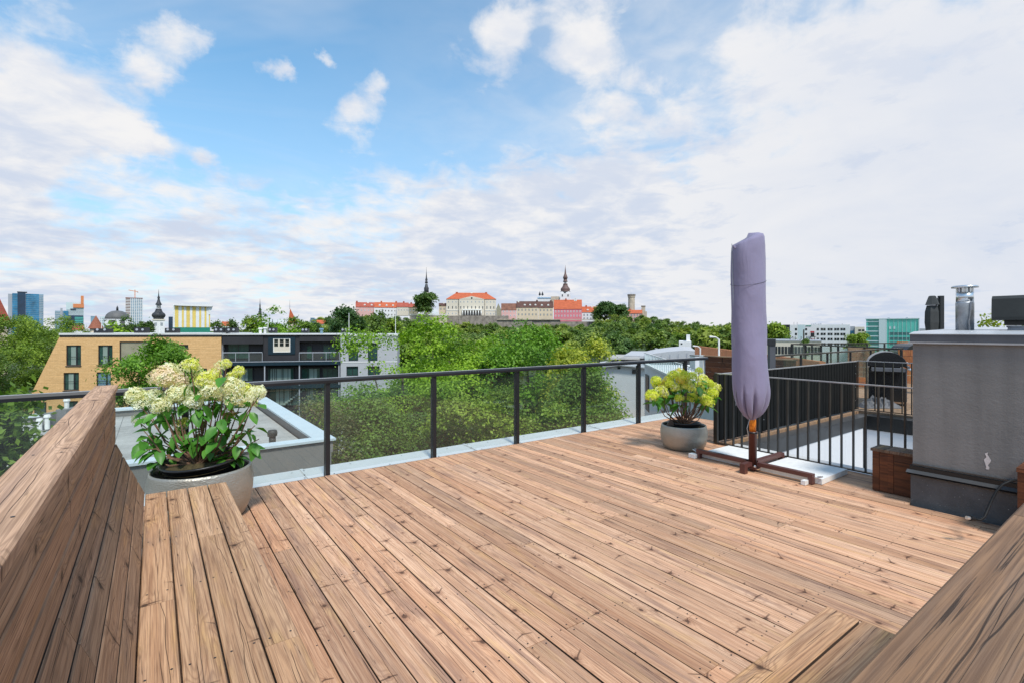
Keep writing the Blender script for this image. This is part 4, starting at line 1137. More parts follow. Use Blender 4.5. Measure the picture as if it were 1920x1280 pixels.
# in front of the brick building, and to the left
tree_px('maple_tree', 292, 38, 637, 165, .35, 30000, .21, 'leaf_bright', 'round bright green tree in front of the yellow brick building', 31, nb=20, br=.36, spray=.4)
tree_px('broad_tree', -20, 68, 588, 235, .25, 45000, .25, 'leaf_mid', 'big dark green tree at the left edge, left of the brick building', 32, nb=26, br=.34, spray=.45)
tree_px('broad_tree', 95, 84, 596, 130, .25, 22000, .26, 'leaf_mid', 'green tree touching the slanted end of the brick building', 33, nb=18, br=.36, spray=.5)
tree_px('broad_tree', -25, 46, 655, 150, .3, 26000, .17, 'leaf_dark', 'low dark green tree below the big one at the left edge', 34, nb=18, br=.36, spray=.35)
tree_px('near_tree', -10, 9.2, 738, 175, .55, 9000, .15, 'leaf_mid', 'leafy tree close by, left of the bench backrest under the handrail', 35, nb=16, br=.36, spray=.22, r0=.12)
# trees behind the brick building
far_kw = dict(nb=12, br=.42, spray=.7)
for px, d, py, wpx, mt, lb, sd_ in ((210, 95, 606, 75, 'leaf_bright', 'yellow green tree behind the roof of the brick building, below the grey dome', 41), (245, 130, 595, 50, 'leaf_dark', 'dark tree right of the grey dome', 42),
                                    (272, 140, 604, 30, 'leaf_dark', 'small dark tree left of the baroque church tower', 43), (408, 150, 603, 34, 'leaf_mid', 'small tree beside the scaffold wrapped house', 44),
                                    (432, 150, 600, 30, 'leaf_dark', 'dark bush tree by the small orange roof', 45), (510, 110, 577, 92, 'leaf_bright', 'wide bright tree behind the dark building, left of the orange gable', 46),
                                    (478, 120, 594, 50, 'leaf_mid', 'green tree under the slim dark spire', 47), (560, 130, 596, 60, 'leaf_mid', 'green tree below the orange gable', 48), (590, 140, 606, 40, 'leaf_dark', 'low dark tree below the distant blue block', 49),
                                    (645, 100, 576, 72, 'leaf_dark', 'tall dark tree left of the castle hill houses', 50), (668, 105, 592, 50, 'leaf_dark', 'dark tree with a pole in front, below the pink house', 51), (700, 100, 585, 66, 'leaf_dark', 'dark round tree below the white house on the hill', 52),
                                    (738, 105, 598, 60, 'leaf_mid', 'green tree left of the terrace wall on the hill', 53), (775, 90, 606, 56, 'leaf_mid', 'green tree below the terrace wall arch', 54)):
    tree_px('far_tree', px, d, py, wpx, .35, 5200, .55, mt, lb, sd_, None, **far_kw)
for px, d, py, lb in ((463, 140, 591, 'dark conifer behind the dark grey building'), (1507, 75, 618, 'narrow conifer in front of the cream office building')):
    root = empty('conifer', gpos(px, d), 0, lb, 'tree')
    hh = ztop(py, d) + 13.5
    b = MB(); b.lathe([(hh * .016, -.3), (hh * .006, hh)], 6); b.build('trunk', 'bark', root)
    bl = [((0, 0, hh * (.25 + .74 * t)), (hh * .13 * (1 - t) + .12,) * 2 + (hh * .05,)) for t in np.linspace(0, 1, 18)]
    link('crown', quads_mesh('crown', leaf_cloud(bl, 4200, hh * .022, 60 + px, hh * .014), 'leaf_dark'), root)

# wooded slope of the castle hill: individual trees copied from a few models
protos = []
for k in range(6):
    rs = random.Random(100 + k)
    bl = crown_blobs(rs, 4.4, 4.4, 3.2, 12.0, 12, .44)
    tm = trunk_mb(rs, 3.2, 12.0, 4.4, .25, bl, 5).mesh('trunk', 'bark', True)
    cms = [quads_mesh('crown', leaf_cloud(bl, 2600, .72, 200 + k, .75, fit=(12.0, 4.4, 4.4)), mt) for mt in ('leaf_far', 'leaf_far2')]
    protos.append((tm, cms))
def slope_label(px, d):
    z = 'below the pink and white houses' if px < 745 else 'below the terrace wall' if px < 836 else 'below the cream palace' if px < 932 else 'below the brown roofed houses' if px < 1037 else 'below the rose house' if px < 1092 else \
        'below the small white hill house' if px < 1165 else 'below the castle tower' if px < 1225 else 'right of the castle tower' if px < 1320 else 'left of the covered parasol' if px < 1385 else 'right of the covered parasol'
    r_ = 'topmost' if d > 370 else 'upper' if d > 290 else 'middle' if d > 220 else 'lower' if d > 160 else 'lowest'
    return 'tree in the %s row of the wooded slope, %s' % (r_, z)


rs = random.Random(5)
for d, step, hh in ((395, 15, 11), (330, 17, 11), (255, 22, 11.5), (190, 30, 12), (140, 44, 12)):
    px = 590 + rs.uniform(0, step)
    while px < 1500:
        if not (d > 380 and 770 < px < 1128 and rs.random() < .35):
            dd = d * rs.uniform(.95, 1.04)
            z0 = hill_z(px, dd)
            sc_ = (canopy_z(px, dd) - z0) / 12.0 * rs.uniform(.86, 1.10)
            if d > 380 and 770 < px < 1128: sc_ *= .75
            root = empty('slope_tree', gpos(px, dd, z0 - .1), rs.uniform(0, 6.28), slope_label(px, d), 'tree', 'trees on the castle hill slope')
            sx = sc_ * rs.uniform(.95, 1.3)
            root.scale = (sx, sx, sc_)
            tm, cms = rs.choice(protos)
            link('trunk', tm, root); link('crown', cms[1 if rs.random() < .35 else 0], root)
        px += step * rs.uniform(.75, 1.3)
# marked trees up on the hill
for px, d, pyb, pyt, wpx, lb, mt in ((799, 400, 590, 549, 40, 'single round dark tree on the castle hill under the black spire', 'leaf_dark'), (1137, 398, 598, 566, 34, 'dark tree right of the white house at the end of the hill row', 'leaf_dark'),
                                     (1160, 405, 600, 572, 36, 'dark tree left of the round castle tower', 'leaf_dark'), (1120, 400, 604, 575, 20, 'thin dark tree beside the white hill house', 'leaf_far'),
                                     (1452, 150, 660, 606, 44, 'green tree between the covered parasol and the white hotel', 'leaf_mid'), (1400, 160, 660, 612, 60, 'green tree behind the covered parasol', 'leaf_mid'), (1345, 130, 680, 612, 80, 'yellowish green tree left of the covered parasol', 'leaf_far2'),
                                     (1607, 165, 660, 624, 34, 'green tree between the white hotel and the teal glass building', 'leaf_mid')):
    zb = ztop(pyb, d)
    h = ztop(pyt, d) - zb; r = wpx * d / F / 2
    root = empty('lone_tree', gpos(px, d, zb), 0, lb, 'tree')
    rs2 = random.Random(px)
    bl = crown_blobs(rs2, r, r, h * .02, h, 22, .46)
    trunk_mb(rs2, h * .2, h, r, h * .025, bl, 6).build('trunk', 'bark', root)
    link('crown', quads_mesh('crown', leaf_cloud(bl, 5200, r * .2, px, r * .15, ncl=260, fit=(h, r, r)), mt), root)
tree_px('roof_tree', 1855, 16, 591, 78, .45, 6500, .12, 'leaf_yellow', 'light green tree top behind the chimney stack between flue and vent', 71, nb=10, br=.4, spray=.22)
tree_px('roof_tree', 1935, 17, 592, 60, .45, 4000, .12, 'leaf_yellow', 'light green tree top at the right edge behind the roof vent', 72, nb=8, br=.4, spray=.22)

# ------------------------------------------------------------------ buildings


class Fac:
    """a facade seen in the photo: local x runs along it to the right, y goes back, z up from the root"""
    def __init__(s, px0, d0, ang=0.0, zb=-13.5):
        s.u0 = (px0 - CX) / F; s.d0 = d0; s.th = R_(ang) if ang else -math.atan(s.u0); s.zb = zb
        p = ray(px0) * d0; s.base = (p.x, p.y, zb); s.rz = -TA + s.th
    def x(s, px):
        u = (px - CX) / F
        return (u * s.d0 - s.u0 * s.d0) / (math.cos(s.th) - u * math.sin(s.th))
    def dep(s, px): return s.d0 + s.x(px) * math.sin(s.th)
    def z(s, px, py): return H - (py - HY) * s.dep(px) / F - s.zb
    def root(s, name, label, cat='building', group=None): return empty(name, s.base, s.rz, label, cat, group)


def win_mesh(w_, h_, fm='frame_dark', pm='window_dark', fw=.08, mull=0, dep=.1, sill=False):
    b = MB()
    b.box(-w_ / 2, -w_ / 2 + fw, -.05, dep, 0, h_); b.box(w_ / 2 - fw, w_ / 2, -.05, dep, 0, h_)
    b.box(-w_ / 2 + fw, w_ / 2 - fw, -.05, dep, 0, fw); b.box(-w_ / 2 + fw, w_ / 2 - fw, -.05, dep, h_ - fw, h_)
    for k in range(mull):
        x = -w_ / 2 + (k + 1) * w_ / (mull + 1); b.box(x - fw / 2, x + fw / 2, -.045, dep, fw, h_ - fw)
    if sill: b.box(-w_ / 2 - .05, w_ / 2 + .05, -.12, -.0505, -.06, 0)
    b.quad((-w_ / 2 + fw, -.02, fw), (w_ / 2 - fw, -.02, fw), (w_ / 2 - fw, -.02, h_ - fw), (-w_ / 2 + fw, -.02, h_ - fw), 1)
    return b.mesh('window', [fm, pm])


def wgrid(root, xs, zs, me, y=0.0, skip=()):
    for i, x in enumerate(xs):
        for k, z in enumerate(zs):
            if (i, k) not in skip: link('window', me, root, (x, y, z))


def wbox(root, name, mat, x0, x1, y0, y1, z0, z1):
    b = MB(); b.box(x0, x1, y0, y1, z0, z1); return b.build(name, mat, root)


def open_wall(root, name, mat, x0, x1, z0, z1, ops, th=.35, y=0.0):
    """wall face with real openings (x0,x1,z0,z1) and reveals"""
    xs = sorted({x0, x1, *[o_[0] for o_ in ops], *[o_[1] for o_ in ops]}); zs = sorted({z0, z1, *[o_[2] for o_ in ops], *[o_[3] for o_ in ops]})
    xs = [x for x in xs if x0 <= x <= x1]; zs = [z for z in zs if z0 <= z <= z1]
    b = MB()
    for a, c in zip(xs[:-1], xs[1:]):
        for e, f in zip(zs[:-1], zs[1:]):
            mx, mz = (a + c) / 2, (e + f) / 2
            if any(o_[0] < mx < o_[1] and o_[2] < mz < o_[3] for o_ in ops): continue
            b.quad((a, y, e), (c, y, e), (c, y, f), (a, y, f))
    for a, c, e, f in ops:
        b.quad((a, y, e), (a, y, f), (a, y + th, f), (a, y + th, e)); b.quad((c, y, f), (c, y, e), (c, y + th, e), (c, y + th, f))
        b.quad((a, y, f), (c, y, f), (c, y + th, f), (a, y + th, f)); b.quad((c, y, e), (a, y, e), (a, y + th, e), (c, y + th, e))
    return b.build(name, mat, root)


def gable_roof(root, mat, x0, x1, y0, y1, ze, zr, over=.3, name='roof'):
    b = MB(); ym = (y0 + y1) / 2
    b.prismx([(y0 - over, ze - .05), (y0 - over, ze + .1), (ym, zr), (y1 + over, ze + .1), (y1 + over, ze - .05)], x0 - over * .6, x1 + over * .6)
    return b.build(name, mat, root)


def hip_roof(root, mat, x0, x1, y0, y1, ze, zr, ins, over=.4, name='roof'):
    b = MB(); ym = (y0 + y1) / 2
    x0 -= over; x1 += over; y0 -= over; y1 += over
    b.add([(x0, y0, ze), (x1, y0, ze), (x1, y1, ze), (x0, y1, ze), (x0 + ins, ym, zr), (x1 - ins, ym, zr)], [(0, 1, 5, 4), (1, 2, 5), (2, 3, 4, 5), (3, 0, 4), (3, 2, 1, 0)])
    return b.build(name, mat, root)


# --- the yellow brick building with its dark and pale wings
f = Fac(240, 56, 11.3)
X, Z = f.x, f.z
br = f.root('brick_building', 'yellow brick apartment block with slanted left end and flat roof')
zt = Z(240, 628)
xl_t, xl_b = X(113), X(60)
zr1 = Z(60, 735)
sl_ = (xl_b - xl_t) / (zt - zr1)                     # lean of the end wall
xg = xl_t + sl_ * zt
xw = X(117)
b = MB()
b.prism([(xg, 0), (xw, 0), (xw, zt), (xl_t, zt)], 0, 11)
b.build('end_wall', 'yellow_brick', br)
ops = []


def op(px0, px1, py0, py1):
    pc = (px0 + px1) / 2
    o_ = (X(px0), X(px1), Z(pc, py1), Z(pc, py0)); ops.append(o_); return o_


wn = [op(124, 152, 647, 685), op(184, 211, 647, 684), op(119, 148, 698, 731), op(181, 208, 697, 730), op(224, 285, 640, 683), op(331, 353, 646, 652), op(372, 388, 690, 700), op(65, 87, 753, 777), op(120, 146, 751, 780)]
xr = X(415)
o2 = [o_ for o_ in ops if o_[0] > xw]
open_wall(br, 'wall', 'yellow_brick', xw + .002, xr, 0, zt, o2)
wbox(br, 'core', 'lgrey_wall', xw + .01, xr - .01, .6, 10.9, 0, zt - .01)
wbox(br, 'roof_edge', 'zinc', xl_t - .1, xr + .1, -.08, 11.1, zt + .001, zt + .22)
wbox(br, 'roof_band', 'frame_dark', xl_t - .05, xr, -.04, -.002, zt - .22, zt)
for i, o_ in enumerate(wn):
    w_, h_ = o_[1] - o_[0], o_[3] - o_[2]
    b = MB()
    fw = .09
    inside = o_[0] > xw
    yy = .10 if inside else -.06
    b.box(o_[0], o_[0] + fw, yy, yy + .08, o_[2], o_[3]); b.box(o_[1] - fw, o_[1], yy, yy + .08, o_[2], o_[3])
    b.box(o_[0] + fw, o_[1] - fw, yy, yy + .08, o_[2], o_[2] + fw); b.box(o_[0] + fw, o_[1] - fw, yy, yy + .08, o_[3] - fw, o_[3])
    if w_ > 1.2 and i != 4:
        b.box(o_[0] + w_ * .62, o_[0] + w_ * .62 + .14, yy, yy + .08, o_[2] + fw, o_[3] - fw)
    wf = b.build('window', 'frame_dark', br)
    b = MB(); b.quad((o_[0] + fw, yy + .05, o_[2] + fw), (o_[1] - fw, yy + .05, o_[2] + fw), (o_[1] - fw, yy + .05, o_[3] - fw), (o_[0] + fw, yy + .05, o_[3] - fw))
    b.build('pane', 'stucco_olive' if i == 4 else ('window_teal' if i != 3 else 'glass_sky'), wf)  # one pane has the bluish sky reflection put into its colour
    if i in (0, 1, 2):
        b = MB(); b.box(o_[0] + w_ * .28, o_[0] + w_ * .60, yy + .035, yy + .045, o_[2] + fw, o_[3] - fw); b.build('curtain', 'curtain', wf)
    b = MB(); b.box(o_[0] - .05, o_[1] + .05, -.10, -.004, o_[2] - .07, o_[2]); b.build('sill', 'dark_flash', wf)
    if i < 3 or i == 3:
        b = MB(); b.box(o_[0] + .03, o_[1] - .03, -.03, -.015, o_[2] + .95, o_[2] + 1.0); b.build('guard_rail', 'frame_dark', wf)
# dark wing
dk = empty('dark_building', f.base, f.rz, 'dark grey apartment wing with balconies beside the yellow brick block', 'building')
x0, x1 = X(416), X(638); zt2 = Z(520, 628)
lv = {k: Z(520, k) for k in (628, 640, 672, 676, 684, 690, 716, 722, 726, 762)}
wbox(dk, 'core', 'dark_wall', x0, x1, 1.6, 11, 0, zt2)
wbox(dk, 'roof_edge', 'zinc', x0, x1, -.05, 11.1, zt2 + .001, zt2 + .14)
# upper storey: three bays
bays = [(418, 493), (499, 561), (561, 638)]
wbox(dk, 'wall', 'dark_wall', X(493), X(561), .2, 1.59, lv[684], zt2)
wbox(dk, 'wall', 'dark_wall', x0, X(493) - .005, .9, 1.59, lv[676], zt2 - .01)
wbox(dk, 'wall', 'dark_wall', X(561) + .005, x1, .9, 1.59, lv[676], zt2 - .01)
wbox(dk, 'parapet_band', 'dark_wall', x0, X(493) - .005, .1, .89, Z(450, 645), zt2 - .012)
wbox(dk, 'parapet_band', 'dark_wall', X(561) + .005, x1, .1, .89, Z(600, 640), zt2 - .012)
wbox(dk, 'floor_slab', 'teal_band', x0, x1 + .1, -.3, 1.58, lv[684], lv[676])
wbox(dk, 'floor_slab', 'teal_band', x0, x1 + .1, -.3, 1.58, lv[726] - .1, lv[726] + .25)
wbox(dk, 'slab_edge', 'grey_band', x0 - .02, x1 + .1, -.33, -.301, lv[676] - .10, lv[676] - .02)


def glz(root, px0, px1, py0, py1, y, fm, pm, mull=0, name='window', curtains=()):
    pc = (px0 + px1) / 2
    xa, xb, za, zb2 = X(px0), X(px1), Z(pc, py1), Z(pc, py0)
    me = win_mesh(xb - xa, zb2 - za, fm, pm, .07, mull, .08)
    o_ = link(name, me, root, ((xa + xb) / 2, y, za))
    for c0, c1 in curtains:
        b = MB(); b.box(X(c0) - (xa + xb) / 2, X(c1) - (xa + xb) / 2, -.042, -.03, .1, zb2 - za - .1); b.build('curtain', 'curtain', o_)
    return o_


glz(dk, 422, 463, 644, 673, .88, 'frame_dark', 'window_teal', 1)
glz(dk, 572, 583, 648, 673, .88, 'frame_dark', 'window_teal'); glz(dk, 603, 628, 646, 673, .88, 'frame_dark', 'window_teal', 1)
b = wbox(dk, 'window_recess', 'teal_band', X(502), X(553), .12, .199, Z(527, 664), Z(527, 632))
wf = glz(dk, 512, 544, 635, 660, .10, 'frame_white', 'cream_white')
for i in range(3):
    for k in range(2):
        b = MB(); xa = -(X(544) - X(512)) / 2 + .12 + i * .62; za = .72 + k * .46
        b.box(xa, xa + .42, -.06, -.0505, za, za + .38); b.build('pane', 'window_dark', wf)
for (a, c) in ((418, 493), (562, 637)):
    rr_ = MB(); rr_.box(X(a), X(c), -.28, -.24, Z((a + c) / 2, 661), Z((a + c) / 2, 659.5))
    ra = rr_.build('balcony_rail', 'grey_band', dk)
    for t in np.linspace(0, 1, 4):
        b = MB(); xx = X(a) + (X(c) - X(a)) * t; b.box(xx - .025, xx + .025, -.27, -.25, lv[676] + .001, Z((a + c) / 2, 661)); b.build('rail_post', 'grey_band', ra)
    b = MB(); b.box(X(a), X(c), -.262, -.257, lv[676] + .05, Z((a + c) / 2, 662)); b.build('rail_glass', 'pane_glass', ra)
for (a, c, y, cu) in ((424, 470, 1.0, ((444, 460),)), (498, 512, 1.0, ()), (514, 548, 1.0, ((502, 527), (528, 542))), (562, 598, 1.0, ((577, 592),)), (602, 632, 1.0, ())):
    glz(dk, a, c, 690, 716, .9, 'frame_dark', 'window_teal', 2, curtains=cu)
for (a, c, cu) in ((500, 560, ((514, 528), (530, 542))), (570, 592, ((575, 586),)), (600, 634, ((618, 630),))):
    glz(dk, a, c, 728, 762, .9, 'frame_dark', 'window_teal', 2, curtains=cu)
wbox(dk, 'wall', 'dark_wall', x0, x1, 1.0, 1.59, 0, lv[684] - .3)
b = MB()
for k in range(9):
    xa = X(528) + k * .27; za = Z(540, 762) + .15 + k * .21; b.box(xa, xa + .3, .55, .85, za, za + .2)
b.build('stair', 'curtain', dk)
for px in (497, 562, 636):
    wbox(dk, 'column', 'grey_band', X(px) - .06, X(px) + .06, -.2, -.08, 0, lv[684] - .01)
# pale grey wing
pg = empty('pale_building', f.base, f.rz, 'pale grey apartment wing right of the dark balconies, partly behind trees', 'building')
xa, xb = X(639), X(745)
gops = [(X(654), X(672), Z(663, 676), Z(663, 643)), (X(690), X(708), Z(699, 676), Z(699, 643)), (X(650), X(672), Z(661, 704), Z(661, 686)), (X(690), X(712), Z(699, 704), Z(699, 686))]
open_wall(pg, 'wall', 'lgrey_wall', xa, xb, 0, zt2 - .15, gops, y=-.25)
wbox(pg, 'core', 'lgrey_wall', xa, xb, .2, 11, 0, zt2 - .16)
wbox(pg, 'roof_edge', 'zinc', xa, xb + .1, -.33, 11.1, zt2 - .149, zt2 + .1)
for o_ in gops:
    me = win_mesh(o_[1] - o_[0], o_[3] - o_[2], 'frame_dark', 'window_teal', .07, 1, .08); link('window', me, pg, ((o_[0] + o_[1]) / 2, 0, o_[2]))
wbox(pg, 'string_course', 'zinc', xa, xb, -.28, -.2505, Z(690, 679), Z(690, 677))
# roof equipment
grp = 'ventilation boxes on the flat roofs'
RE = [(165, 193, 618), (242, 264, 616), (301, 323, 617), (394, 413, 616), (418, 437, 616), (498, 512, 616), (561, 574, 618), (637, 650, 617)]
nmz = ['leftmost dark vent box on the brick roof, below the red cone roof', 'dark vent box on the brick roof under the high-rise with the crane', 'dark vent box beside the scaffold wrapped house', 'dark vent box at the right end of the brick roof', 'dark vent box at the left end of the dark roof',
       'small dark vent box above the white framed window', 'small dark vent box on the middle of the dark roof', 'small dark vent box where the pale roof begins']
for (a, c, pt), lb in zip(RE, nmz):
    w_ = X(c) - X(a); h_ = Z(a, pt) - zt - .22
    root = empty('vent_box', (0, 0, 0), 0, lb, 'vent box', grp); root.parent = None
    mat_ = Matrix.Translation(f.base) @ Matrix.Rotation(f.rz, 4, 'Z')
    root.matrix_world = mat_ @ Matrix.Translation(((X(a) + X(c)) / 2, 1.5, zt + .22))
    b = MB(); b.box(-w_ / 2, w_ / 2, -.5, .5, .0, max(h_, .35) + .12); b.build('housing', 'frame_dark', root)
    for k in range(2):
        b = MB(); b.lathe([(.13, 0), (.13, .03), (.06, .035)], 10)
        b.v = [(x + (k - .5) * w_ * .5, -.5 - z, y + .38) for x, y, z in b.v]; b.build('fan', 'grey_band', root)
for px, pt, lb in ((178, 597, 'thin pole in front of the red cone roof'), (290, 606, 'thin white pole on the brick roof near the church tower'), (497, 592, 'thin pole on the dark building roof'), (652, 588, 'thin white pole at the left of the hill houses'), (741, 590, 'thin white pole on the pale building roof')):
    b = MB(); b.lathe([(.045, 0), (.03, Z(px, pt) - zt)], 6)
    o_ = b.build('roof_pole', 'frame_white'); o_.matrix_world = mat_ @ Matrix.Translation((X(px), 1.2, zt + .1)); tag(o_, lb, 'pole', 'poles on the roofs')
for px, pt, mt, lb in ((483.5, 616, 'frame_white', 'short white roof cowl on the dark building'), (492.5, 615, 'zinc', 'short silver roof cowl next to the white one'), (600, 617, 'glass_sky', 'bluish roof cowl on the dark building')):
    b = MB(); b.lathe([(.17, 0), (.17, Z(px, pt) - zt - .2), (.28, Z(px, pt) - zt - .15), (.22, Z(px, pt) - zt)], 10)
    o_ = b.build('roof_cowl', mt); o_.matrix_world = mat_ @ Matrix.Translation((X(px), 1.0, zt + .1)); tag(o_, lb, 'roof cowl', 'cowls on the dark roof')

# --- neighbouring flat roof below us
nr = empty('flat_roof_building', (0, 0, 0), label='neighbouring building with grey flat roof and pale blue parapet caps', cat='building')
ZR = -1.2
wbox(nr, 'wall', 'grey_wall', -6.9, 3.62, 12.72, 22.1, -13.5, ZR - .351)
for (a, b_, c, d_) in ((-7, 3.72, 12.66, 13.08), (-7, 3.72, 21.6, 22.15)):
    wbox(nr, 'parapet', 'grey_wall', a + .06, b_ - .06, c + .06, d_ - .06, ZR - .350, ZR - .056)
    wbox(nr, 'parapet_cap', 'blue_zinc', a, b_, c, d_, ZR - .055, ZR)
wbox(nr, 'parapet_cap', 'blue_zinc', 3.24, 3.72, 13.085, 21.595, ZR - .055, ZR)
wbox(nr, 'parapet', 'grey_wall', 3.30, 3.64, 13.03, 21.65, ZR - .349, ZR - .056)
wbox(nr, 'roof_upstand', 'dark_flash', 3.22, 3.299, 13.03, 21.6, ZR - .34, ZR - .06)
for i in range(10):
    wbox(nr, 'roof_sheet', 'membrane', -6.85 + i * 1.005, -6.85 + i * 1.005 + .997, 13.03, 21.6, ZR - .30, ZR - .25 + (i % 2) * .004)
for i in range(10):
    wbox(nr, 'roof_seam', 'dark_flash', -6.86 + i * 1.005, -6.85 + i * 1.005, 13.03, 21.6, ZR - .30, ZR - .2445)
vp = empty('vent_pipe', (2.45, 13.75, ZR - .25), label='short dark vent pipe on the neighbouring grey flat roof', cat='vent pipe')
b = MB(); b.lathe([(.085, 0), (.08, .27)], 14); b.build('pipe', 'vent_dark', vp, True)
b = MB(); b.lathe([(.115, .2705), (.12, .36), (.10, .42), (.03, .43)], 14); b.build('cap', 'vent_dark', vp, True)
ck = empty('masonry_chimney', gpos(108, 15, ZR - .25), -TA, 'grey block chimney with white flue caps beyond the bench backrest', 'chimney')
b = MB(); s15 = 15 / F
b.box(-16 * s15, 2 * s15, -.3, .3, 0, ztop(772, 15) - ZR + .25); b.build('stack', 'wall_block', ck)
b = MB(); b.box(2.2 * s15, 22 * s15, -.1, .6, 0, ztop(766, 15) - ZR + .25); b.build('stack', 'wall_block', ck)
for px, py0, py1, y in ((114, 765, 748, .2), (104, 790, 778, -.5), (113, 783, 772, -.42)):
    b = MB(); z0 = ztop(py0, 15) - ZR + .25; z1 = ztop(py1, 15) - ZR + .25; xx = (px - 108) * s15
    b.lathe([(.06, z0 - .25), (.06, z1 - .08), (.09, z1 - .075), (.07, z1)], 10, xx, y); b.build('flue_cap', 'frame_white', ck)

# --- skyline on the left
f = Fac(-20, 110, 0); X, Z = f.x, f.z
rt = f.root('tiled_house', 'red tiled steep roof at the far left edge behind the trees', 'house')
wbox(rt, 'wall', 'cream_wall', X(-60), X(14), 0, 10, 0, Z(0, 615))
b = MB(); b.prism([(X(-75), Z(0, 612)), (X(25), Z(0, 612)), (X(-8), Z(0, 545)), (X(-40), Z(0, 520))], -.4, 10); b.build('roof', 'roof_red', rt)


def tower(px0, px1, pyt, pyb, d, label, parts, name='office_tower', zb=-14):
    ff_ = Fac((px0 + px1) / 2, d, 0, zb); rt_ = ff_.root(name, label, 'building')
    for (a, c, p0, p1, mt, dep, y) in parts:
        wbox(rt_, 'wall', mt, ff_.x(a), ff_.x(c), y, y + dep, ff_.z(a, p1) if p1 else 0, ff_.z(a, p0))
    return ff_, rt_


def bands(ff_, rt_, a, c, p0, p1, n, mt, y, h=.35, name='floor_band'):
    for k in range(n):
        py = p0 + (p1 - p0) * (k + .5) / n
        wbox(rt_, name, mt, ff_.x(a), ff_.x(c), y, y + .3, ff_.z(a, py) - h / 2, ff_.z(a, py) + h / 2)


t_, r = tower(15, 82, 547, 600, 1400, 'blue glass twin high-rise on the left skyline', [(15, 23, 551, None, 'grey_band', 30, 2), (22.9, 33, 550, None, 'glass_blue', 30, 0), (32.9, 48, 548, None, 'glass_navy', 34, -3), (32, 51, 547, 548, 'frame_dark', 36, -4), (48.1, 73, 551, None, 'glass_blue', 30, 0), (73.1, 81.5, 552, None, 'glass_sky', 28, 1)])
bands(t_, r, 48.2, 73, 553, 598, 12, 'glass_sky', -.4, .8); bands(t_, r, 73.2, 81.4, 553, 598, 14, 'grey_band', .6, 1.3); bands(t_, r, 23, 32.8, 553, 598, 10, 'glass_sky', -.4, .6)
t_, r = tower(103, 158, 566, 609, 1200, 'glass office block with orange chimney-like slab on the left skyline', [(103, 122, 583, None, 'glass_sky', 30, 0), (113, 117, 578, None, 'grey_band', 30, -1), (119, 128, 583, None, 'glass_blue', 30, -2), (124, 157, 567, None, 'pale_teal', 30, 0), (128, 156, 592, None, 'glass_navy', 30, -1.5), (137, 157.5, 570, 577, 'orange_paint', 30, -3), (151.5, 157, 555, 570, 'orange_paint', 8, -3), (132, 142, 579, 581, 'glass_navy', 4, -2)])
bands(t_, r, 124.5, 156.5, 580, 592, 5, 'grey_band', -.6, 1.0); bands(t_, r, 103.5, 119, 584, 606, 7, 'white_wall', -.5, .7); bands(t_, r, 140, 156, 594, 606, 4, 'glass_teal', -1.9, 2.0)
t_, r = tower(170, 201, 592, 612, 1300, 'low pale glass blocks behind the red cone roof', [(170, 180, 593, None, 'glass_sky', 20, 0), (188, 201, 594, None, 'pale_teal', 20, 0)], 'office_block')
bands(t_, r, 188.2, 200.8, 595, 608, 3, 'grey_band', -.4, 1.5)
t_, r = tower(316, 324, 594, 612, 1300, 'small dark block right of the baroque church tower', [(316, 324, 594, None, 'glass_navy', 20, 0)], 'office_block')
t_, r = tower(582, 596, 596, 612, 1100, 'distant blue and white block behind the trees', [(582, 590, 596, None, 'glass_sky', 20, 0), (590.1, 597, 598, None, 'glass_blue', 20, 0)], 'office_block')
bands(t_, r, 582.2, 589.8, 597, 610, 5, 'glass_navy', -.4, 1.2)
# tower under construction with its crane
t_, r = tower(235, 268, 558, 607, 1150, 'concrete high-rise under construction on the left skyline', [(244.5, 267.5, 559, None, 'glass_sky', 28, 0), (235.5, 244.4, 559, None, 'brick_red', 28, .5), (235.2, 267.8, 558, 559.2, 'brick_red', 29, -.6)])
bands(t_, r, 235.2, 244.4, 560, 606, 16, 'white_wall', -.6, 1.6, 'floor_slab'); bands(t_, r, 244.5, 267.4, 560, 606, 16, 'white_wall', -.5, .9, 'floor_slab')
for k in range(7):
    xx = t_.x(245 + k * 3.6); wbox(r, 'pilaster', 'white_wall', xx - .5, xx + .5, -.8, -.51, 0, t_.z(250, 560))
ff_ = Fac(253, 1160, 0, -14); cr = ff_.root('tower_crane', 'orange tower crane above the unfinished high-rise', 'crane')
b = MB(); zc = ff_.z(253, 546)
for sx in (-.8, .8):
    for sy in (-.8, .8): b.box(sx - .35, sx + .35, sy - .35, sy + .35, 60, zc + 3)
for k in range(12): b.box(-.8, .8, -.9, -.7, zc - k * 4 - .3, zc - k * 4 + .3)
b.build('mast', 'orange_paint', cr)
b = MB(); b.tube([(ff_.x(241), 0, ff_.z(250, 544.5)), (ff_.x(259), 0, ff_.z(258, 547.5))], .9, 4); b.build('jib', 'orange_paint', cr)
b = MB(); b.box(ff_.x(257), ff_.x(259.5), -1, 1, ff_.z(258, 549), ff_.z(258, 547.6)); b.build('counterweight', 'grey_band', cr)


def lathe_px(root, ff_, name, mat, pxc, prof, n=12, smooth=True):
    """profile given as (half width in px, py)"""
    b = MB(); s_ = ff_.d0 / F
    b.lathe([(max(hw * s_, .02), ff_.z(pxc, py)) for hw, py in prof], n); o_ = b.build(name, mat, root, smooth); o_.location.x = ff_.x(pxc); return o_


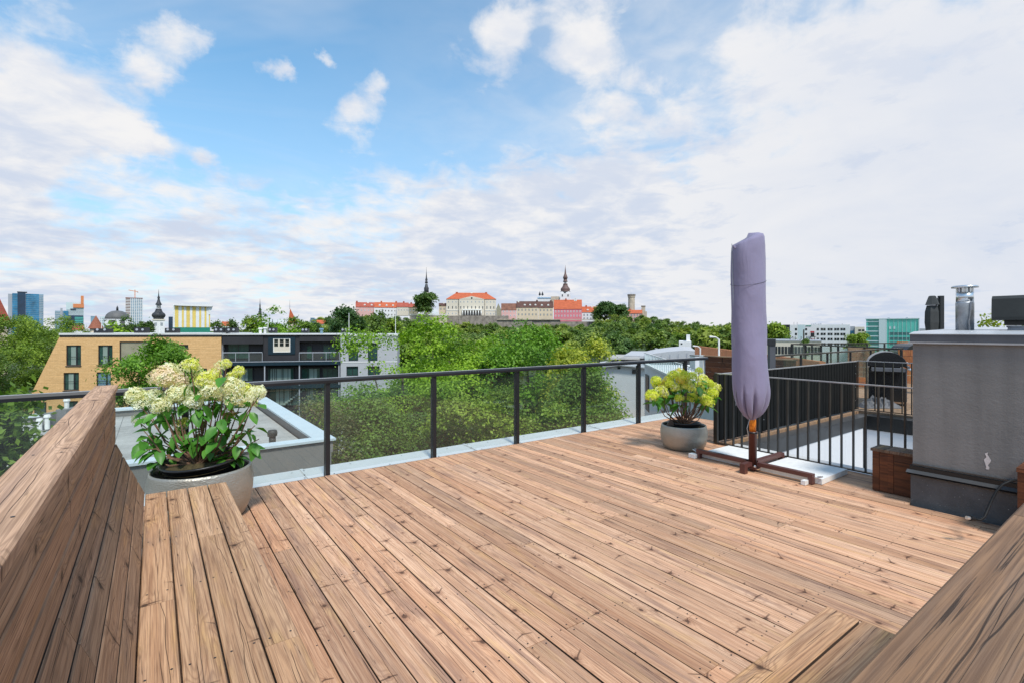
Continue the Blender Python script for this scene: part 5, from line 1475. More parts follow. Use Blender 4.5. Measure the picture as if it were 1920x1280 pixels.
ff_ = Fac(180, 420, 0); r = ff_.root('cone_roof_tower', 'round town wall tower with dark red cone roof', 'tower')
lathe_px(r, ff_, 'wall', 'stone_light', 180, [(9, 680), (9, 614)], 14); lathe_px(r, ff_, 'roof', 'brick_red', 180, [(12, 616), (11, 614), (.3, 592)], 14, False)
ff_ = Fac(220, 480, 0); r = ff_.root('domed_church', 'church with big grey dome and small lantern', 'church')
lathe_px(r, ff_, 'drum', 'dome_grey', 220, [(19, 680), (19, 601)], 24, False); lathe_px(r, ff_, 'cornice', 'white_wall', 220, [(20, 601), (20.5, 599.5), (19, 599)], 24, False)
lathe_px(r, ff_, 'dome', 'dome_grey', 220, [(18.5, 599), (18.2, 595), (16.5, 590.5), (13, 586.5), (8, 583.7), (2, 582.6)], 24); lathe_px(r, ff_, 'lantern', 'spire_dark', 220, [(1.8, 583), (1.6, 577), (.8, 575.5), (.3, 573.5)], 8)
for k in (-1, 0, 1):
    b = MB(); b.lathe([(2.6, 0), (2.6, .5)], 12); b.v = [(x, z, y) for x, y, z in b.v]; o_ = b.build('window', 'white_wall', r, False, (k * 7.0, -19.5 * 480 / F * math.cos(k * .75) - .6, ff_.z(220, 606)))
ff_ = Fac(297.5, 400, 0); r = ff_.root('church_tower', 'white baroque church tower with dark onion dome and slim spire', 'church')
b = MB(); s_ = 400 / F; b.box(-9 * s_, 9 * s_, -9 * s_, 9 * s_, 0, ff_.z(297, 599)); b.build('wall', 'white_wall', r)
for k in (-1, 1):
    b = MB(); b.box(k * 4.5 * s_ - .8, k * 4.5 * s_ + .8, -9 * s_ - .1, -9 * s_ - .001, ff_.z(297, 611), ff_.z(297, 605)); b.build('window', 'window_pale', r)
wbox(r, 'cornice', 'cream_white', -10 * s_, 10 * s_, -10 * s_, 10 * s_, ff_.z(297, 601), ff_.z(297, 598.8))
lathe_px(r, ff_, 'onion_dome', 'spire_dark', 297.5, [(9.5, 599), (7.5, 597.5), (9.5, 595), (11, 591.5), (9.5, 588), (6.5, 585.5), (4.6, 581), (5, 579.5)], 12)
lathe_px(r, ff_, 'lantern', 'white_wall', 297.5, [(3.4, 579.5), (3.4, 571.5)], 8, False); lathe_px(r, ff_, 'lantern_roof', 'spire_dark', 297.5, [(5.2, 572), (4.6, 570), (3.2, 567.5), (2.2, 564), (1.6, 561), (2.1, 558), (1, 555.5), (.5, 550), (.15, 543)], 10)
for k in range(4): lathe_px(r, ff_, 'lantern_pier', 'spire_dark', 294.8 + k * 1.8, [(.5, 579.4), (.5, 571.6)], 5).location.y = -6.5 + abs(k - 1.5) * 1.2 - 1.2
# scaffold-wrapped house
ff_ = Fac(360, 85, 0); r = ff_.root('scaffolded_house', 'house wrapped in yellow and white striped tarpaulin under a white roof', 'building')
x0, x1 = ff_.x(324), ff_.x(394); zt = ff_.z(360, 572)
wbox(r, 'core', 'wall_block', x0 + .3, x1 - .3, .3, 6, 0, zt - .2)
random.seed(3)
xs_ = x0; k = 0
while xs_ < x1 - .05:
    w_ = min(random.choice((.28, .36, .5)), x1 - xs_)
    zt_k = zt + .15 * math.sin(xs_) + (.0 if xs_ < ff_.x(354) else -.12)
    b = MB(); b.box(xs_ + .004, xs_ + w_ - .004, -.02 + (k % 3) * .03, .06 + (k % 3) * .03, ff_.z(360, 614), zt_k)
    b.build('tarp_strip', 'tarp_yellow' if k % 2 else 'tarp_white', r); xs_ += w_; k += 1
for i in range(5):
    a = x0 + i * (x1 - x0) / 5; b = MB(); b.box(a + .004, a + (x1 - x0) / 5 - .004, -.06, .18, ff_.z(360, 628), ff_.z(360, 614.2)); b.build('net_panel', 'net_green', r)
b = MB(); b.prism([(ff_.x(326), ff_.z(330, 573)), (ff_.x(341), ff_.z(340, 569.5)), (ff_.x(352), ff_.z(352, 571.5)), (ff_.x(358), ff_.z(358, 570)), (ff_.x(396), ff_.z(396, 570.5)), (ff_.x(399), ff_.z(398, 574)), (ff_.x(396), ff_.z(396, 575.5)), (ff_.x(345), ff_.z(345, 574))], -.5, 6.3); b.build('roof_sheet', 'white_wall', r)
b = MB(); b.prism([(ff_.x(391), ff_.z(391, 590)), (ff_.x(394), ff_.z(394, 590)), (ff_.x(399), ff_.z(398, 574.2)), (ff_.x(391), ff_.z(391, 574.2))], -.1, .0); b.build('tarp_flap', 'tarp_white', r)
# small roofs
for a, c, pe, pr, d, mt, lb in ((416, 434, 611, 603, 330, 'roof_orange', 'small orange roof between trees right of the wrapped house'), (594, 610, 608, 600, 330, 'roof_orange', 'small orange roof by the distant blue block'), (136, 156, 619, 611, 260, 'roof_red', 'low red roof under the glass office block')):
    ff_ = Fac((a + c) / 2, d, 0); r = ff_.root('small_house', lb, 'house'); wbox(r, 'wall', 'white_wall', ff_.x(a), ff_.x(c), 0, 8, 0, ff_.z(a, pe)); gable_roof(r, mt, ff_.x(a), ff_.x(c), 0, 8, ff_.z(a, pe), ff_.z(a, pr))
ff_ = Fac(548, 360, 0); r = ff_.root('gabled_hall', 'steep orange gable with thin finial behind the trees', 'house')
wbox(r, 'wall', 'stone_light', ff_.x(540), ff_.x(557), 0, 20, 0, ff_.z(548, 604)); b = MB(); b.prism([(ff_.x(540), ff_.z(548, 605)), (ff_.x(557.5), ff_.z(548, 605)), (ff_.x(544), ff_.z(548, 579))], -.3, 20); b.build('roof', 'roof_orange', r)
lathe_px(r, ff_, 'finial', 'spire_dark', 543.3, [(.35, 580), (.12, 563)], 5)
ff_ = Fac(487.5, 700, 0); r = ff_.root('slim_spire', 'slim dark town hall spire behind the dark building', 'church')
lathe_px(r, ff_, 'wall', 'stone_light', 487.5, [(3, 680), (3, 590)], 8); lathe_px(r, ff_, 'spire', 'spire_dark', 487.5, [(3.5, 590), (2.6, 588), (2.8, 585), (1.6, 583), (2, 580), (1.1, 577), (1.2, 573), (.5, 569), (.15, 561)], 10)

# --- castle hill
DH = 420
ff_ = Fac(884, DH, 0, 4.0); X, Z = ff_.x, ff_.z
r = ff_.root('palace', 'long cream palace with orange hipped roof, pediment and white portico on the hill', 'palace')
x0, x1 = X(837), X(930)
wbox(r, 'wall', 'cream_white', x0, x1, 0, 16, Z(884, 600), Z(884, 561.5)); hip_roof(r, 'roof_orange', x0, x1, 0, 16, Z(884, 561.4), Z(884, 548), 8.5)
wbox(r, 'centre_wall', 'cream_white', X(861), X(908.5), -.8, -.002, Z(884, 592), Z(884, 561.4))
b = MB(); b.prism([(X(861), Z(884, 561.3)), (X(908.5), Z(884, 561.3)), (X(884.7), Z(884, 555.6))], -1.0, 3); b.build('pediment', 'cream_white', r)
b = MB(); b.lathe([(.75, 0), (.75, .15)], 12); b.v = [(x, z, y) for x, y, z in b.v]; b.build('window', 'window_dark', r, False, (X(884.5), -1.16, Z(884, 559.3)))
for px in (859.7, 908.5): wbox(r, 'downpipe', 'frame_dark', X(px) - .12, X(px) + .12, -1.0, -.81, Z(884, 592), Z(884, 561.5))
wbox(r, 'string_course', 'frame_white', x0, x1, -.3, -.001, Z(884, 582.8), Z(884, 581.8))
m1 = win_mesh(.95, 1.5, 'frame_white', 'window_pale', .1); m2 = win_mesh(.95, 2.4, 'frame_white', 'window_dark', .1)
pxs_ = [841, 848.5, 855]; pxc_ = [864, 870, 877, 884.5, 891.5, 898.5, 905]; pxr_ = [913, 920, 926]
for l, y in ((pxs_ + pxr_, -.02), (pxc_, -.84)):
    wgrid(r, [X(p) for p in l], [Z(884, 568)], m1, y); wgrid(r, [X(p) for p in l], [Z(884, 579.5)], m2, y)
wgrid(r, [X(p) for p in pxs_ + pxr_], [Z(884, 590)], m1, -.02)
po = MB(); po.box(X(866.5), X(903), -3.2, -.81, Z(884, 582.5), Z(884, 580.6)); po.build('portico_roof', 'frame_white', r)
for px in np.linspace(867.5, 902, 8):
    b = MB(); b.lathe([(.45, Z(884, 592)), (.38, Z(884, 582.6))], 8, X(px), -2.7); b.build('column', 'frame_white', r, True)
for px in np.linspace(870, 899.5, 7): wbox(r, 'door', 'window_dark', X(px) - .65, X(px) + .65, -.9, -.801, Z(884, 592), Z(884, 584.5))
for px in (856, 884.3, 912): wbox(r, 'chimney', 'frame_white' if px == 884.3 else 'roof_orange', X(px) - .9, X(px) + .9, 7, 9, Z(884, 549), Z(884, 546.9))


def hill_house(name, label, pa, pb, pe, pr, pbot, wall, roof, rows, cols, wm, depth=11, extra=None, dormers=(), chim=(), d=DH, hip=False, group='houses along the castle hill edge'):
    ff2 = Fac((pa + pb) / 2, d, 0, 2.0); r2 = ff2.root(name, label, 'house', group); X2, Z2 = ff2.x, ff2.z; pc = (pa + pb) / 2
    wbox(r2, 'wall', wall, X2(pa), X2(pb), 0, depth, Z2(pc, pbot), Z2(pc, pe))
    if hip: hip_roof(r2, roof, X2(pa), X2(pb), 0, depth, Z2(pc, pe) + .02, Z2(pc, pr), (X2(pb) - X2(pa)) * .18)
    else: gable_roof(r2, roof, X2(pa), X2(pb), 0, depth, Z2(pc, pe) + .02, Z2(pc, pr))
    for py in rows:
        for k in range(cols):
            link('window', wm, r2, (X2(pa + (pb - pa) * (k + .6) / (cols + .2)), -.02, Z2(pc, py)))
    for px in dormers:
        t = .35; zz = Z2(pc, pe) + (Z2(pc, pr) - Z2(pc, pe)) * t
        b = MB(); b.prism([(-.8, 0), (.8, 0), (.8, .8), (0, 1.3), (-.8, .8)], 0, 2.6); b.build('dormer', 'frame_white', r2, False, (X2(px), depth * .5 * t - .9, zz - .1))
    for px in chim:
        b = MB(); b.box(-.7, .7, -.5, .5, -1.5, 1.1); b.build('chimney', roof if px % 2 else 'frame_white', r2, False, (X2(px), depth / 2 - .5, Z2(pc, pr)))
    return ff2, r2


wd = win_mesh(.9, 1.5, 'frame_white', 'window_dark', .1); wp = win_mesh(1.0, 1.5, 'frame_white', 'window_pale', .14); wdk = win_mesh(1.0, 1.5, 'frame_dark', 'window_pale', .1)
hill_house('hill_house', 'pale pink house with dark red roof at the left end of the hill row', 667, 701.5, 576, 566.5, 600, 'pink_wall', 'roof_red', (583.5,), 5, wp, dormers=(684, 697), chim=(669, 690))
hill_house('hill_house', 'white house with orange red roof and dark windows, second from the left on the hill', 702, 744, 577, 566.5, 606, 'white_wall', 'roof_orange', (584.5, 592), 7, wd, dormers=(712, 725, 737), chim=(715, 743))
hill_house('hill_house', 'cream house with reddish roof left of the lone round tree', 744.5, 766, 576, 567, 592, 'cream_white', 'roof_red', (583,), 4, wp, chim=(757,))
hill_house('hill_house', 'olive grey house half hidden by the lone round tree', 766.5, 783, 576.5, 569, 592, 'stucco_olive', 'roof_red', (584,), 3, wdk, chim=(771,))
hill_house('hill_house', 'small ochre house left of the cream palace', 823, 836.5, 574, 568, 592, 'cream_wall', 'roof_dark', (581,), 2, wdk, chim=(832,))
ff2, r2 = hill_house('hill_house', 'pink house with plain brown roof right of the palace', 940, 968, 581.5, 568.5, 600, 'pink_wall', 'roof_brown', (586, 593.5), 4, wp)
b = MB(); b.prism([(ff2.x(930.5), ff2.z(935, 600)), (ff2.x(939.8), ff2.z(935, 600)), (ff2.x(939.8), ff2.z(935, 581)), (ff2.x(934.5), ff2.z(935, 569)), (ff2.x(930.5), ff2.z(935, 579))], .0, 11); b.build('gable_wall', 'stucco_olive', r2)
hill_house('hill_house', 'cream house with dark brown roof and white dormers', 968.5, 1009, 577, 564.5, 600, 'cream_wall', 'roof_dark', (583, 591.5), 6, wdk, dormers=(984, 994, 1004), chim=(972, 1007))
hill_house('hill_house', 'cream house with dark brown roof left of the rose house', 1009.5, 1037, 577.5, 564.8, 600, 'cream_wall', 'roof_dark', (583.5, 592), 4, wdk, dormers=(1016, 1028), chim=(1033,))
hill_house('hill_house', 'rose pink house with tall orange brown roof below the church tower', 1038.5, 1091, 580, 561.5, 604, 'rose_wall', 'roof_orange', (586, 594), 9, wp, depth=14, chim=(1061, 1080, 1078))
hill_house('hill_house', 'white house with orange roof at the right end of the hill row', 1091.5, 1124, 586, 574.5, 604, 'white_wall', 'roof_orange', (592.5, 599), 5, wdk, dormers=(1102,), chim=(1099, 1110))
hill_house('hill_house', 'low white house with orange roof among the hill trees', 1141, 1162, 593, 588, 606, 'white_wall', 'roof_orange', (598,), 4, wdk, d=400)
hill_house('hill_house', 'pale long building behind the roofs left of the church tower', 1008, 1050, 560, 557, 575, 'white_wall', 'glass_sky', (), 0, wdk, d=460)
ff2 = Fac(1014, 480, 0, 4.0)
for px, lb in ((1012, 'left of two tiny black turrets over the hill roofs'), (1017.2, 'right of two tiny black turrets over the hill roofs')):
    r2 = ff2.root('black_turret', lb, 'turret', 'small black turrets'); lathe_px(r2, ff2, 'shaft', 'white_wall', px, [(1.2, 562), (1.2, 553.4)], 8); lathe_px(r2, ff2, 'roof', 'spire_dark', px, [(2.4, 553.4), (1.2, 550), (.2, 546.8)], 8)
# church with baroque spire
ff2 = Fac(1060, 445, 0, 4.0); r2 = ff2.root('hill_church', 'white church tower with brown baroque spire above the rose house', 'church'); s_ = 445 / F
b = MB(); b.box(-9.5 * s_, 9.5 * s_, -9.5 * s_, 9.5 * s_, ff2.z(1060, 590), ff2.z(1060, 551)); b.box(-8 * s_, 8 * s_, -8 * s_, 8 * s_, ff2.z(1060, 551), ff2.z(1060, 547.5)); b.build('wall', 'white_wall', r2)
for k in (-5.5, 5): wbox(r2, 'window', 'window_dark', (k - 1) * s_, (k + 1) * s_, -9.5 * s_ - .1, -9.5 * s_ - .001, ff2.z(1060, 557), ff2.z(1060, 553))
b = MB(); b.lathe([(1.0, 0), (1.0, .2)], 14); b.v = [(x, z, y) for x, y, z in b.v]; b.build('clock_face', 'spire_dark', r2, False, (-.4, -8.3 * s_ - .5, ff2.z(1060, 550.8)))
lathe_px(r2, ff2, 'onion_dome', 'spire_brown', 1060, [(9.5, 547.8), (8, 546.2), (8.8, 543.8), (8.2, 541), (6, 538.5), (4.6, 536), (4, 533.5), (4.6, 532.8)], 12)
lathe_px(r2, ff2, 'lantern', 'spire_brown', 1060, [(2.0, 533), (2.0, 528.5)], 8)
for k in range(4): lathe_px(r2, ff2, 'lantern_pier', 'white_wall', 1057.2 + k * 1.85, [(.55, 533), (.55, 528.5)], 5).location.y = -1.2
lathe_px(r2, ff2, 'spire', 'spire_brown', 1060, [(4.6, 528.6), (4.2, 527.3), (3.2, 526), (3.4, 523), (4.5, 522), (4, 519.5), (2.8, 516.5), (1.8, 514), (1.2, 509), (.6, 504), (.15, 498)], 12)
wbox(r2, 'nave', 'stone_light', ff2.x(1033), ff2.x(1049), 0, 10, ff2.z(1060, 575), ff2.z(1060, 556))
# black spire behind the lone tree
ff2 = Fac(799.5, 470, 0, 4.0); r2 = ff2.root('black_spire', 'slender black tiered spire behind the lone round tree', 'church'); lathe_px(r2, ff2, 'wall', 'cream_white', 799.5, [(5, 590), (5, 549)], 8, False)
lathe_px(r2, ff2, 'spire', 'spire_dark', 799.5, [(4.6, 549), (4.2, 544), (4.6, 540.5), (3, 538), (2.4, 533.8)], 12); lathe_px(r2, ff2, 'lantern', 'zinc', 799.5, [(1.9, 534), (1.9, 531)], 8)
lathe_px(r2, ff2, 'spire_tip', 'spire_dark', 799.5, [(3, 531.2), (2.2, 528), (1.6, 527.6), (2.4, 525), (1.3, 522), (.8, 516), (.35, 510), (.12, 501)], 10)
# terrace wall with arch, and the cliff walls
ff2 = Fac(800, 405, 0, 2.0); r2 = ff2.root('terrace_wall', 'pale terrace wall with arch and balustrade left of the palace', 'wall'); X2, Z2 = ff2.x, ff2.z
wbox(r2, 'wall', 'stone_light', X2(768), X2(838), 0, 6, Z2(800, 606), Z2(800, 592)); wbox(r2, 'coping', 'frame_white', X2(767.5), X2(838), -.3, .4, Z2(800, 592) + .002, Z2(800, 591))
b = MB(); b.prism([(X2(779) + (X2(792) - X2(779)) * (.5 - .5 * math.cos(a)), Z2(800, 603) + (Z2(800, 596) - Z2(800, 603)) * math.sin(a)) for a in np.linspace(0, math.pi, 9)], -.1, -.002); b.build('arch', 'stone_wall', r2)
for px in np.arange(769, 838, 2.2):
    b = MB(); b.lathe([(.16, 0), (.22, .35), (.12, .9)], 6); b.build('baluster', 'frame_white', r2, False, (X2(px), 0, Z2(800, 591) + .001))
wbox(r2, 'balustrade_rail', 'frame_white', X2(767.5), X2(838), -.2, .2, Z2(800, 591) + .91, Z2(800, 591) + 1.1)
ff2 = Fac(980, 409, 0, -4.0); r2 = ff2.root('cliff_wall', 'rough stone retaining wall under the hill houses', 'wall')
random.seed(12); X2, Z2 = ff2.x, ff2.z
xx = X2(836)
while xx < X2(1126):
    w_ = random.uniform(7, 15); px_ = 836 + (xx - X2(836)) / (X2(1126) - X2(836)) * 290
    top = Z2(980, 592.2 if px_ < 932 else (600 if px_ < 1038 else 603.2)); o_ = random.uniform(-.6, .6)
    b = MB(); b.box(xx, xx + w_ - .02, o_, 8, 0, top); b.build('wall_section', 'stone_wall', r2)
    xx += w_
wbox(r2, 'coping', 'stone_light', X2(932), X2(1126), -.9, 1, Z2(980, 600) + .01, Z2(980, 598.8))
# round castle tower and ruin
ff2 = Fac(1184, 440, 0, -2); r2 = ff2.root('round_tower', 'pale round castle tower on the hill end', 'tower'); lathe_px(r2, ff2, 'wall', 'stone_light', 1184, [(6.4, 610), (6, 559), (6.8, 557.5), (6.8, 555)], 16, False)
for k in range(6):
    t = math.pi + math.pi * (k + .5) / 6; b = MB(); b.box(-.7, .7, -.4, .4, 0, 1.3); o_ = b.build('merlon', 'stone_wall', r2, False, (6.5 * 440 / F * math.cos(t), 6.5 * 440 / F * math.sin(t), ff2.z(1184, 555) + .001)); o_.rotation_euler = (0, 0, t + math.pi / 2)
lathe_px(r2, ff2, 'flagpole', 'frame_white', 1183, [(.2, 552), (.12, 543)], 5)
hill_house('castle_wing', 'castle wing with bright orange roof by the round tower', 1175, 1204, 588, 581, 606, 'pink_wall', 'roof_orange', (592.5, 598), 5, wdk, d=430, chim=(1181,), group=None)
ff2 = Fac(1208, 435, 0, -2); r2 = ff2.root('ruined_tower', 'square ruined stone tower right of the round castle tower', 'tower'); wbox(r2, 'wall', 'stone_light', ff2.x(1202.5), ff2.x(1210), 0, 5, 0, ff2.z(1206, 575)); wbox(r2, 'parapet', 'stone_wall', ff2.x(1202), ff2.x(1210.4), -.3, 5, ff2.z(1206, 575) + .001, ff2.z(1206, 573.4)); wbox(r2, 'buttress', 'stone_light', ff2.x(1210.1), ff2.x(1213), .5, 5, 0, ff2.z(1212, 584))

# --- right background: hotel, teal glass block, cream office
f2 = Fac(1530, 210, 0); X, Z = f2.x, f2.z
r = f2.root('white_hotel', 'white hotel block with small dark windows and dark left corner', 'building')
wbox(r, 'wall', 'white_wall', X(1481), X(1593.5), 0, 18, 0, Z(1530, 609)); wbox(r, 'dark_corner', 'frame_dark', X(1468), X(1480.9), .3, 18, 0, Z(1475, 609)); r_dark = None
hw = win_mesh(.75, .95, 'frame_dark', 'window_dark', .06); row = [1533.5] + [1541, 1546, 1554, 1559, 1566.5, 1571.5, 1578, 1583]
wgrid(r, [X(p) for p in row], [Z(1560, 619.5), Z(1560, 628.5), Z(1560, 637.8), Z(1560, 647)], hw, -.02)
wgrid(r, [X(1492.5), X(1511.5)], [Z(1500, 619.5), Z(1500, 628.5)], hw, -.02)
wbox(r, 'stair_strip', 'pale_teal', X(1496), X(1509), -.03, -.001, 0, Z(1500, 609))
wbox(r, 'name_plate', 'net_green', X(1510.5), X(1521), -.12, -.001, Z(1515, 611.8), Z(1515, 610.4))
for px in (1488, 1494, 1580): wbox(r, 'antenna', 'frame_dark', X(px) - .06, X(px) + .06, 4, 4.1, Z(1500, 609), Z(1500, 604 if px != 1580 else 607))
for k in range(6): wbox(r, 'roof_unit', 'grey_band', X(1520 + k * 3.6), X(1522.4 + k * 3.6), 5, 7, Z(1530, 609), Z(1530, 607 - (k % 3) * .5))
rs_ = f2.root('red_sign', 'red and dark upright sign on the white hotel wall', 'sign')
wbox(rs_, 'panel', 'frame_dark', X(1520), X(1527), -1.2, -.9, Z(1523, 632), Z(1523, 624)); wbox(rs_, 'top_panel', 'red_sign', X(1519.5), X(1527), -1.25, -.9, Z(1523, 623.8), Z(1523, 621)); wbox(rs_, 'bottom_panel', 'red_sign', X(1520), X(1526.5), -1.25, -.9, Z(1523, 638.5), Z(1523, 635)); wbox(rs_, 'middle_panel', 'zinc', X(1520.3), X(1526.6), -1.2, -.9, Z(1523, 634.8), Z(1523, 632.2))
f3 = Fac(1490, 115, 0); X, Z = f3.x, f3.z
r = f3.root('cream_office', 'low cream office with tall slot windows', 'building')
wbox(r, 'wall', 'cream_white', X(1425), X(1540), 0, 14, 0, Z(1490, 639.5)); wbox(r, 'roof_edge', 'grey_band', X(1424), X(1541), -.15, 14, Z(1490, 639.5) + .001, Z(1490, 637.5))
sw_ = win_mesh(.5, 1.75, 'frame_dark', 'window_dark', .06)
wgrid(r, [X(p) for p in np.arange(1449, 1538, 6.2)], [Z(1490, 663.5)], sw_, -.02)
# rooftop letters, seen from behind, so they read mirrored
lt = f3.root('rooftop_letters', 'dark rooftop letters seen mirrored from behind on the cream office', 'sign')
xpos = [(1528, 'T'), (1520, 'A'), (1511, 'L'), (1501, 'L'), (1491, 'I'), (1484, 'N')]
for px, chx in xpos:
    cu = bpy.data.curves.new('letter', 'FONT'); cu.body = chx; cu.size = 1.15; cu.extrude = .05; cu.align_x = 'CENTER'
    to = bpy.data.objects.new('tmp', cu); COL.objects.link(to)
    bpy.context.view_layer.update()
    me = bpy.data.meshes.new_from_object(to.evaluated_get(bpy.context.evaluated_depsgraph_get()))
    bpy.data.objects.remove(to); me.materials.clear(); me.materials.append(M['frame_dark'])
    link('letter', me, lt, (X(px), 2.0, Z(1500, 637.4) + .02), (R_(90), 0, R_(180)))
f4 = Fac(1672, 185, 0); X, Z = f4.x, f4.z
r = f4.root('teal_glass_building', 'teal glass office block with white stair strip', 'building')
wbox(r, 'curtain_wall', 'glass_teal', X(1624), X(1723.5), 0, 16, 0, Z(1672, 598.5)); wbox(r, 'roof_edge', 'pale_teal', X(1622.5), X(1724.5), -.4, 16, Z(1672, 598.5) + .001, Z(1672, 597.2))
wbox(r, 'stair_strip', 'pale_teal', X(1648), X(1661), -.35, -.001, 0, Z(1672, 598.4))
for k in range(6):
    py = 604 + k * 9; wbox(r, 'spandrel', 'pale_teal', X(1624.1), X(1647.9), -.12, -.001, Z(1640, py), Z(1640, py - 1.8))
    if k in (2, 3, 4): wbox(r, 'window_band', 'teal_dark', X(1667), X(1705), -.08, -.001, Z(1690, py + 6), Z(1690, py + 1))
for k in range(10): wbox(r, 'louvre', 'teal_dark', X(1628.3 + k * 2.0), X(1629.1 + k * 2.0), -.1, -.0015, Z(1640, 649), Z(1640, 600))
for px in (1662, 1723): wbox(r, 'edge_fin', 'pale_teal', X(px) - .12, X(px) + .12, -.3, -.002, 0, Z(1690, 598.6))
for k in range(7): wbox(r, 'mullion', 'pale_teal', X(1668 + k * 8) - .04, X(1668 + k * 8) + .04, -.1, -.003, Z(1690, 650), Z(1690, 599))
for px in (1669, 1677): link('window', win_mesh(.55, 1.0, 'pale_teal', 'pale_teal', .05), r, (X(px), -.1, Z(1672, 617)))
for px in (1664, 1699): wbox(r, 'roof_unit', 'grey_band', X(px), X(px + 4), 3, 5, Z(1672, 597.2) + .001, Z(1672, 595.4))
for a, c, pt, d, mt, lb in ((1594, 1603, 612, 300, 'grey_band', 'distant blue grey block right of the white hotel'), (1603, 1621, 613, 290, 'cream_white', 'distant cream block with dark windows left of the teal building')):
    f5 = Fac((a + c) / 2, d, 0); r = f5.root('distant_block', lb, 'building'); wbox(r, 'wall', mt, f5.x(a), f5.x(c), 0, 12, 0, f5.z(a, pt))
    if a == 1603:
        wgrid(r, [f5.x(1612), f5.x(1618.5)], [f5.z(1610, 621), f5.z(1610, 627.5)], win_mesh(1.3, 1.0, 'frame_dark', 'window_dark', .1), -.02)
    else: wbox(r, 'window_band', 'glass_blue', f5.x(1594.5), f5.x(1601), -.1, -.001, f5.z(1598, 626), f5.z(1598, 620))
f5 = Fac(1732, 120, 0); r = f5.root('distant_block', 'low grey roof just left of the grey parasol behind the chimney', 'building'); wbox(r, 'wall', 'grey_band', f5.x(1724), f5.x(1745), 0, 8, 0, f5.z(1732, 616))

# --- white house to the right of the trees, its balcony and roofs
f = Fac(1329, 20, 83); X, Z = f.x, f.z                     # runs almost straight away from us
wh = f.root('white_house', 'white rendered house with white balcony railing beyond the right end of the railing', 'house')

zw = 13.5 - 1.12
xe = X(1208)
wdoor = [(X(1217), X(1208.5) - .6, 13.5 - 4.4, 13.5 - 1.75), (X(1247), X(1243), 13.5 - 3.6, 13.5 - 1.6), (X(1262), X(1257), 13.5 - 3.2, 13.5 - 1.6)]
wbox(wh, 'wall', 'white_wall', -3, xe, -7, -.02, 0, zw)
for a, c, e, g_ in wdoor:
    b = MB(); b.box(a, c, -.018, .03, e, g_); o_ = b.build('door', 'frame_dark', wh)
    b = MB(); b.box(a + .15, c - .15, .031, .05, e + .3, g_ - .15); b.build('door_panel', 'brown_wood' if a == wdoor[0][0] else 'window_pale', o_)
wbox(wh, 'balcony_edge', 'frame_white', -3, xe, -.2, .12, zw + .002, zw + .14)
rt_ = MB(); rt_.box(-3, xe, -.03, .03, 13.5 - .24, 13.5 - .185); rt_.build('balcony_rail', 'frame_white', wh)
x_ = -2.8
while x_ < xe:
    wbox(wh, 'baluster', 'pale_teal', x_ - .035, x_ + .035, -.025, .025, zw + .142, 13.5 - .242); x_ += .62
wbox(wh, 'terrace_wall', 'orange_wood', -3, xe - 4, -3.0, -2.8, zw + .142, 13.5 + .45)
f6 = Fac(1165, 43, 0); X, Z = f6.x, f6.z
wl = f6.root('white_annex', 'pale rendered annex wall between the trees and the white house', 'house')
b = MB(); b.prism([(X(1120), Z(1150, 800)), (X(1216), Z(1150, 800)), (X(1216), Z(1150, 689)), (X(1160), Z(1150, 684)), (X(1120), Z(1150, 690))], 0, 7); b.build('wall', 'annex_wall', wl)
b = MB(); b.prism([(X(1118), Z(1150, 690)), (X(1160), Z(1150, 683.9)), (X(1218), Z(1150, 688.9)), (X(1218), Z(1150, 687)), (X(1160), Z(1150, 682)), (X(1118), Z(1150, 688))], -.4, 7.2); b.build('roof', 'cap_sheet', wl)
for a, c, p0, p1 in ((1158, 1163, 687, 691), (1185, 1195, 691, 699)):
    b = MB(); b.box(X(a), X(c), -.06, -.001, Z(1150, p1), Z(1150, p0)); b.build('window', 'window_dark', wl)
b = MB(); b.box(-2.2, 3.4, -6, -.01, 0, 13.5 - 6.4); b.build('paved_step', 'tan_wood', wl)
f7 = Fac(1250, 47, 0); X, Z = f7.x, f7.z
pr = f7.root('pale_roof_house', 'house with low curved pale metal roof beyond the handrail', 'house')
wbox(pr, 'wall', 'lgrey_wall', X(1168), X(1300), 1, 12, 0, Z(1250, 668))
b = MB(); b.prism([(X(1195), Z(1250, 672)), (X(1305), Z(1250, 672)), (X(1305), Z(1250, 657)), (X(1285), Z(1250, 656)), (X(1255), Z(1250, 658.5)), (X(1225), Z(1250, 663)), (X(1203), Z(1250, 668))], 0, 12); b.build('roof', 'cap_sheet', pr)
b = MB(); b.box(X(1140), X(1200), -1, 6, Z(1250, 674), Z(1250, 671)); b.build('lower_roof', 'membrane', pr)
for k in range(6):
    px = 1208 + k * 16; wbox(pr, 'roof_seam', 'grey_band', X(px) - .04, X(px) + .04, -.05, -.002, Z(1250, 671.5), Z(1250, 668.5 - k * 1.5))
f8 = Fac(1285, 75, 0); X, Z = f8.x, f8.z
ws = f8.root('white_stair_house', 'small white block with little openings rising behind the pale metal roof', 'building')
wbox(ws, 'wall', 'white_wall', X(1273), X(1296), 0, 6, 0, Z(1285, 640)); wbox(ws, 'upper_wall', 'white_wall', X(1287), X(1294), 1, 5, Z(1285, 640) + .001, Z(1285, 628)); wbox(ws, 'side_wall', 'frame_dark', X(1296.1), X(1298), .2, 6, 0, Z(1285, 646))
for px, py in ((1283, 652), (1287, 652), (1278, 645)): wbox(ws, 'window', 'window_dark', X(px) - .12, X(px) + .12, -.05, -.001, Z(1285, py), Z(1285, py - 2))
wp2 = empty('white_wall_box', at_d(1313, 690, 16.5), -TA, 'white box with dark top at the end of the handrail', 'roof box')
b = MB(); b.box(-.17, .17, 0, .5, 0, .40); b.build('housing', 'white_panel', wp2); b = MB(); b.box(-.18, .18, -.01, .5, .401, .43); b.build('lid', 'wall_block', wp2)
